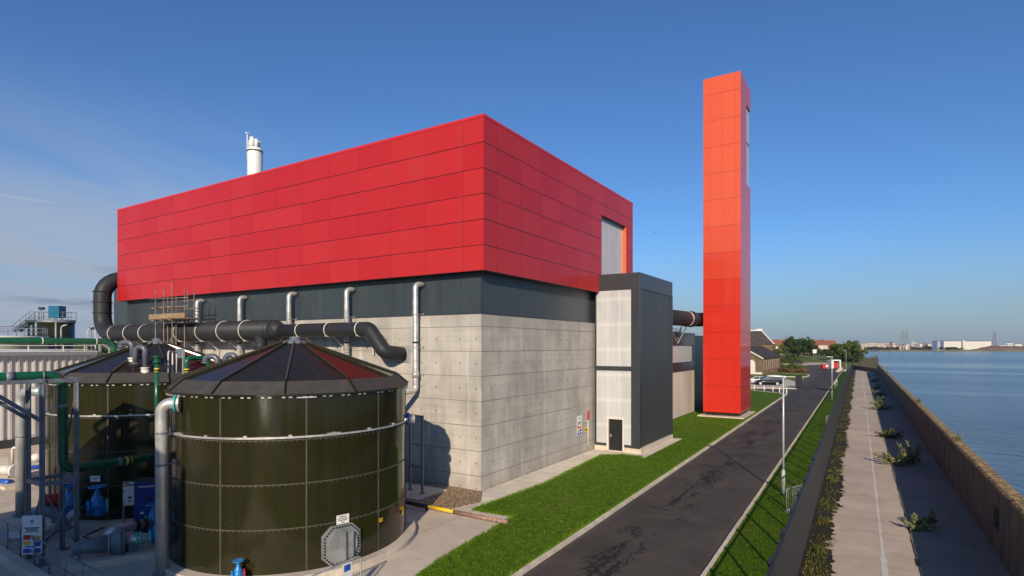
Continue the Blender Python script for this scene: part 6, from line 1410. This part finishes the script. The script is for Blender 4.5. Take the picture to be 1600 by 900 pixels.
# ------------------------------------------------------------------ red roofed houses beyond the trees
hs = [(1186, 520, 15, 'render', 'farthest left red roofed house beyond the big tree'), (1207, 500, 22, 'render', 'long red roofed house left of the big round tree'), (1222, 515, 16, 'redbrick', 'red roofed brick house partly behind the yellow green tree'), (1238, 525, 18, 'render', 'red roofed house peeping above the big round tree'), (1266, 500, 16, 'redbrick', 'red roofed house just right of the big round tree'), (1280, 510, 17, 'render', 'red roofed house above the white notice board'), (1293, 520, 15, 'pinkr', 'pale pink house at the right end of the row')]
for i, (px, d, L, wm, lb) in enumerate(hs):
    A = D(px - L * F / d / 2, HOR, d); A.z = 0; t, P, u, v = gabled('terraced_house', lb, A, TH + R((i * 37) % 17 - 8), L, 8.5, 7.6 + .3 * (i % 3), 11.9 + .5 * (i % 2), wm, 'claytile'); t['group'] = 'red roofed houses'; t['category'] = 'house'
    for k in range(int(L // 4)):
        m = MB(); m.obox(P(2 + 4 * k, -.03, 3.9), 1.3, .12, 1.3, TH + R((i * 37) % 17 - 8)); m.build('window', 'glass', t)
    m = MB(); q = P(L * .3, 4.2, 12.4); m.obox(q, .9, .7, 1.9, TH); m.build('chimney', 'redbrick', t)

# ------------------------------------------------------------------ pylons
def pylon(px, d, h, label):
    q = D(px, HOR, d); q.z = 0; t = thing('pylon', label, 'pylon', q, 'electricity pylons'); m = MB(); w0 = h * .11
    def L4(f): w = w0 * (1 - f) ** 1.15 + h * .012; return [q + Vector((sx_ * w, sy_ * w, f * h)) for sx_, sy_ in ((-1, -1), (1, -1), (1, 1), (-1, 1))]
    lv = [0, .18, .34, .48, .6, .7, .8, .9, 1]; tk = max(h * .006, d * .0005)
    for f0, f1 in zip(lv, lv[1:]):
        a, b = L4(f0), L4(f1)
        for k in range(4): m.bar(a[k], b[k], tk * 1.3); m.bar(a[k], b[(k + 1) % 4], tk * .8); m.bar(a[(k + 1) % 4], b[k], tk * .8)
    m.build('tower', 'dullgalv', t); m = MB()
    for f, w in ((.66, .10), (.78, .125), (.90, .09)):
        c = q + Zv * f * h; m.bar(c - ut * w * h, c + ut * w * h, tk * 1.4); m.bar(c - ut * w * h, c + Zv * h * .05, tk); m.bar(c + ut * w * h, c + Zv * h * .05, tk)
    m.build('cross_arm', 'dullgalv', t)
for a in ((1410.5, 1180, 40, 'tall pylon left of a close pair across the river'), (1416.5, 1120, 39, 'tall pylon right of a close pair across the river'), (1554, 1250, 42, 'lone tall pylon right of the white warehouse'), (1457, 2000, 26, 'tiny pylon above the blue end of the warehouse'), (1477, 2100, 27, 'tiny pylon above the middle of the white warehouse'), (1490.5, 2100, 28, 'tiny pylon right of the warehouse middle'), (1214, 1500, 24, 'faint pylon above the long red roofed house'), (1228, 1150, 27, 'pylon left of the big round tree'), (1237.5, 1150, 28, 'pylon right above the big round tree left edge'), (1252, 1150, 30, 'tallest pylon above the big round tree'), (1317.5, 1250, 22, 'faint pylon above the broad green tree')): pylon(*a)

# ------------------------------------------------------------------ far shore buildings
def blockb(px0, px1, ytop, d, dep, mt, label, cat='building', name='riverside_building', roof=None, wins=0, yb=545.0):
    a, b = D(px0, HOR, d), D(px1, HOR, d); a.z = b.z = 0; ra_, rb__ = a.normalized() * dep, b.normalized() * dep; foot = [a[:2], b[:2], (b + rb__)[:2], (a + ra_)[:2]]; ztop = EYE + (HOR - ytop) * d / F; u = (b - a); L = u.length; u.normalize(); an = math.atan2(u.y, u.x); v = Vector((-u.y, u.x, 0)); c = (a + b) / 2 + v * dep / 2
    t = thing(name, label, cat, a); m = MB(); m.prism(foot, -.5, ztop - .8); m.build('wall', mt, t)
    m = MB(); m.prism(foot, ztop - .797, ztop); m.build('roof', roof or 'dark', t)
    rows = max(1, int(ztop // 4))
    for k in range(wins):
        m = MB()
        for r_ in range(rows): m.obox(a + u * (L * (k + .5) / wins) + Zv * (2 + r_ * 3.6) - v * .08, L / wins * .45, .2, 1.6, an)
        m.build('window', 'glass', t)
    return t
blockb(1457, 1464.5, 532.4, 1010, 60, 'farblue', 'dark blue end bay of the riverside warehouse', 'warehouse', 'warehouse')
blockb(1464.7, 1470.5, 532.4, 1012, 60, 'render2', 'grey bay next to the blue end of the warehouse', 'warehouse', 'warehouse')
blockb(1470.7, 1474.5, 532.4, 1010, 60, 'farblue', 'narrow blue bay left of the white warehouse', 'warehouse', 'warehouse')
blockb(1474.7, 1503, 532.4, 1012, 60, 'farwhite', 'long white riverside warehouse, left half', 'warehouse', 'warehouse')
blockb(1504.5, 1508, 531.0, 1008, 60, 'farwhite', 'taller white stair bay dividing the white warehouse', 'warehouse', 'warehouse')
blockb(1508.3, 1549, 532.6, 1014, 60, 'farwhite', 'long white riverside warehouse, right half', 'warehouse', 'warehouse')
fl = [(1346, 1357, 536.2, 'render', 'claytile', 4, 'tan terrace on the far shore at the right edge of the broad tree'), (1357.5, 1368, 535.6, 'render', 'claytile', 4, 'tan terrace on the far shore, second from the left'), (1368.5, 1384, 536.0, 'render', 'claytile', 5, 'long tan terrace on the far shore left of the pink block'), (1385, 1390, 534.6, 'pinkr', 'dark', 2, 'pink block on the far shore'), (1390.5, 1393.5, 534.2, 'dark', 'dark', 2, 'dark block on the far shore beside the pink one'), (1394, 1400, 534.8, 'render2', 'dark', 2, 'grey block right of the dark one on the far shore'), (1401, 1406, 538, 'pinkr', 'claytile', 2, 'low pink house left of the paired pylons'), (1408, 1414, 538.5, 'redbrick', 'claytile', 2, 'low red house at the feet of the paired pylons'), (1417, 1421, 537.5, 'farwhite', 'claytile', 1, 'small white house right of the paired pylons'), (1424.5, 1428.5, 532.8, 'render', 'dark', 2, 'pale tower block, left of two on the far shore'), (1429, 1432.5, 533.4, 'render2', 'dark', 2, 'grey tower block, right of two on the far shore'), (1437, 1441, 537, 'farwhite', 'claytile', 1, 'small white house left of the blue warehouse end'), (1442.5, 1449, 536.2, 'redbrick', 'claytile', 2, 'red house on the far shore close to the warehouse'), (1450, 1455, 537, 'farwhite', 'claytile', 2, 'white house touching the blue warehouse end'), (1419, 1424, 541, 'render2', 'dark', 1, 'low grey shed on the far shore bank'), (1432, 1437, 540.5, 'farwhite', 'dark', 1, 'low white shed on the far shore bank'), (1573, 1583, 535.5, 'farwhite', 'dark', 3, 'white house right of the brown mound'), (1586, 1597, 537, 'farwhite', 'dark', 3, 'low white building at the right edge of the far shore'), (1560, 1572, 538.6, 'farwhite', 'dark', 2, 'long low white shed above the brown mound')]
for k, (a, b, yt, mt_, rf, wn_, lb) in enumerate(fl): t = blockb(a, b, yt, 1060 + 22 * (k % 4), 14, mt_, lb, 'building', 'shore_building', rf, wn_); t['group'] = 'buildings on the far shore'
mm = MB(); n_ = 24; o = 0
for i in range(n_ + 1):
    px = 1516 + 90 * i / n_; e = min(1, i / 9, (n_ - i) / 3); h = e * (6.6 - 2.0 * (i / n_)) + .3 * math.sin(i * 1.7); f_, mi_, b_2 = D(px, HOR, 975), D(px, HOR, 992), D(px, HOR, 1008); mm.v += [Vector((f_.x, f_.y, 0)), Vector((mi_.x, mi_.y, max(h, .1) + 1.6 * e)), Vector((b_2.x, b_2.y, 0))]
for i in range(n_):
    for k in (0, 1): mm.face([i * 3 + k, i * 3 + 3 + k, i * 3 + 4 + k, i * 3 + 1 + k], 0, True)
struct(mm.build('mound', 'earth'))
rs_ = random.Random(4)
for k in range(30):
    px = 1344 + 112 * rs_.random(); yt = 538.2 + 3.2 * rs_.random(); t = blockb(px, px + 1.6 + 2.4 * rs_.random(), yt, 1010 + 60 * rs_.random(), 8, rs_.choice(('render', 'pinkr', 'farwhite', 'redbrick', 'render2', 'farwhite')), 'tiny house among those scattered along the far shore left of the warehouse', 'house', 'shore_house', rs_.choice(('claytile', 'dark', 'claytile')), 0); t['group'] = 'tiny houses on the far shore'
for k, (px, d, w, h) in enumerate(((1399, 1030, 24, 5), (1433, 1020, 30, 4.5), (1445, 1030, 26, 4), (1481, 985, 22, 4.5), (1492, 985, 20, 4), (1380, 1010, 30, 4.5), (1362, 1010, 26, 5))):
    tree(px, 0, d, w, h, ('dark bush on the far shore below the grey block', 'dark bushes on the far shore under the tower blocks', 'dark bushes on the far shore under the red house', 'dark bush before the white warehouse, left one', 'dark bush before the white warehouse, right one', 'bushes on the far shore under the long tan terrace', 'bushes on the far shore at the leftmost tan terrace')[k], 'leaf', 500, 2.6, 'bushes on the far shore', trunk=.02, lobes=7, seed=60 + k)
# gull
gb = D(1024, 363, 120); t = MB(); bx = Vector((CT, ST, 0))
for s in (-1, 1):
    w_ = [gb, gb + bx * .28 * s + Zv * .16, gb + bx * .62 * s + Zv * (.04 + .05 * s)]; bk = Vector((-ST, CT, 0)) * .2
    t.add([w_[0] - bk * .6, w_[1] - bk * .5, w_[2], w_[1] + bk * .5, w_[0] + bk * .6, w_[0] - bk * .6 - Zv * .03, w_[1] - bk * .5 - Zv * .02, w_[1] + bk * .5 - Zv * .02, w_[0] + bk * .6 - Zv * .03], [(0, 1, 3, 4), (1, 2, 3), (8, 7, 6, 5), (7, 2, 6), (0, 5, 6, 1), (4, 3, 7, 8), (1, 6, 2), (3, 2, 7)])
o_ = len(t.v); t.tube([gb - Vector((-ST, CT, 0)) * .25, gb - Vector((-ST, CT, 0)) * .1, gb + Vector((-ST, CT, 0)) * .12, gb + Vector((-ST, CT, 0)) * .3], [.02, .07, .07, .015], 10)
tag(t.build('gull', 'bird', base=gb), 'dark bird gliding in the sky right of the red hall', 'bird')

# ------------------------------------------------------------------ air
t = NT('haze_air'); t.t.nodes.clear(); o_ = t.t.nodes.new('ShaderNodeOutputMaterial'); v_ = t.t.nodes.new('ShaderNodeVolumePrincipled')
v_.inputs['Color'].default_value = (.80, .88, 1, 1); v_.inputs['Density'].default_value = .00011; v_.inputs['Anisotropy'].default_value = .2
t.t.links.new(v_.outputs[0], o_.inputs['Volume'])
m = MB(); m.box(-3650, 5200, -520, 6200, -4.3, 72); hz_o = struct(m.build('haze', t.m), 'stuff')
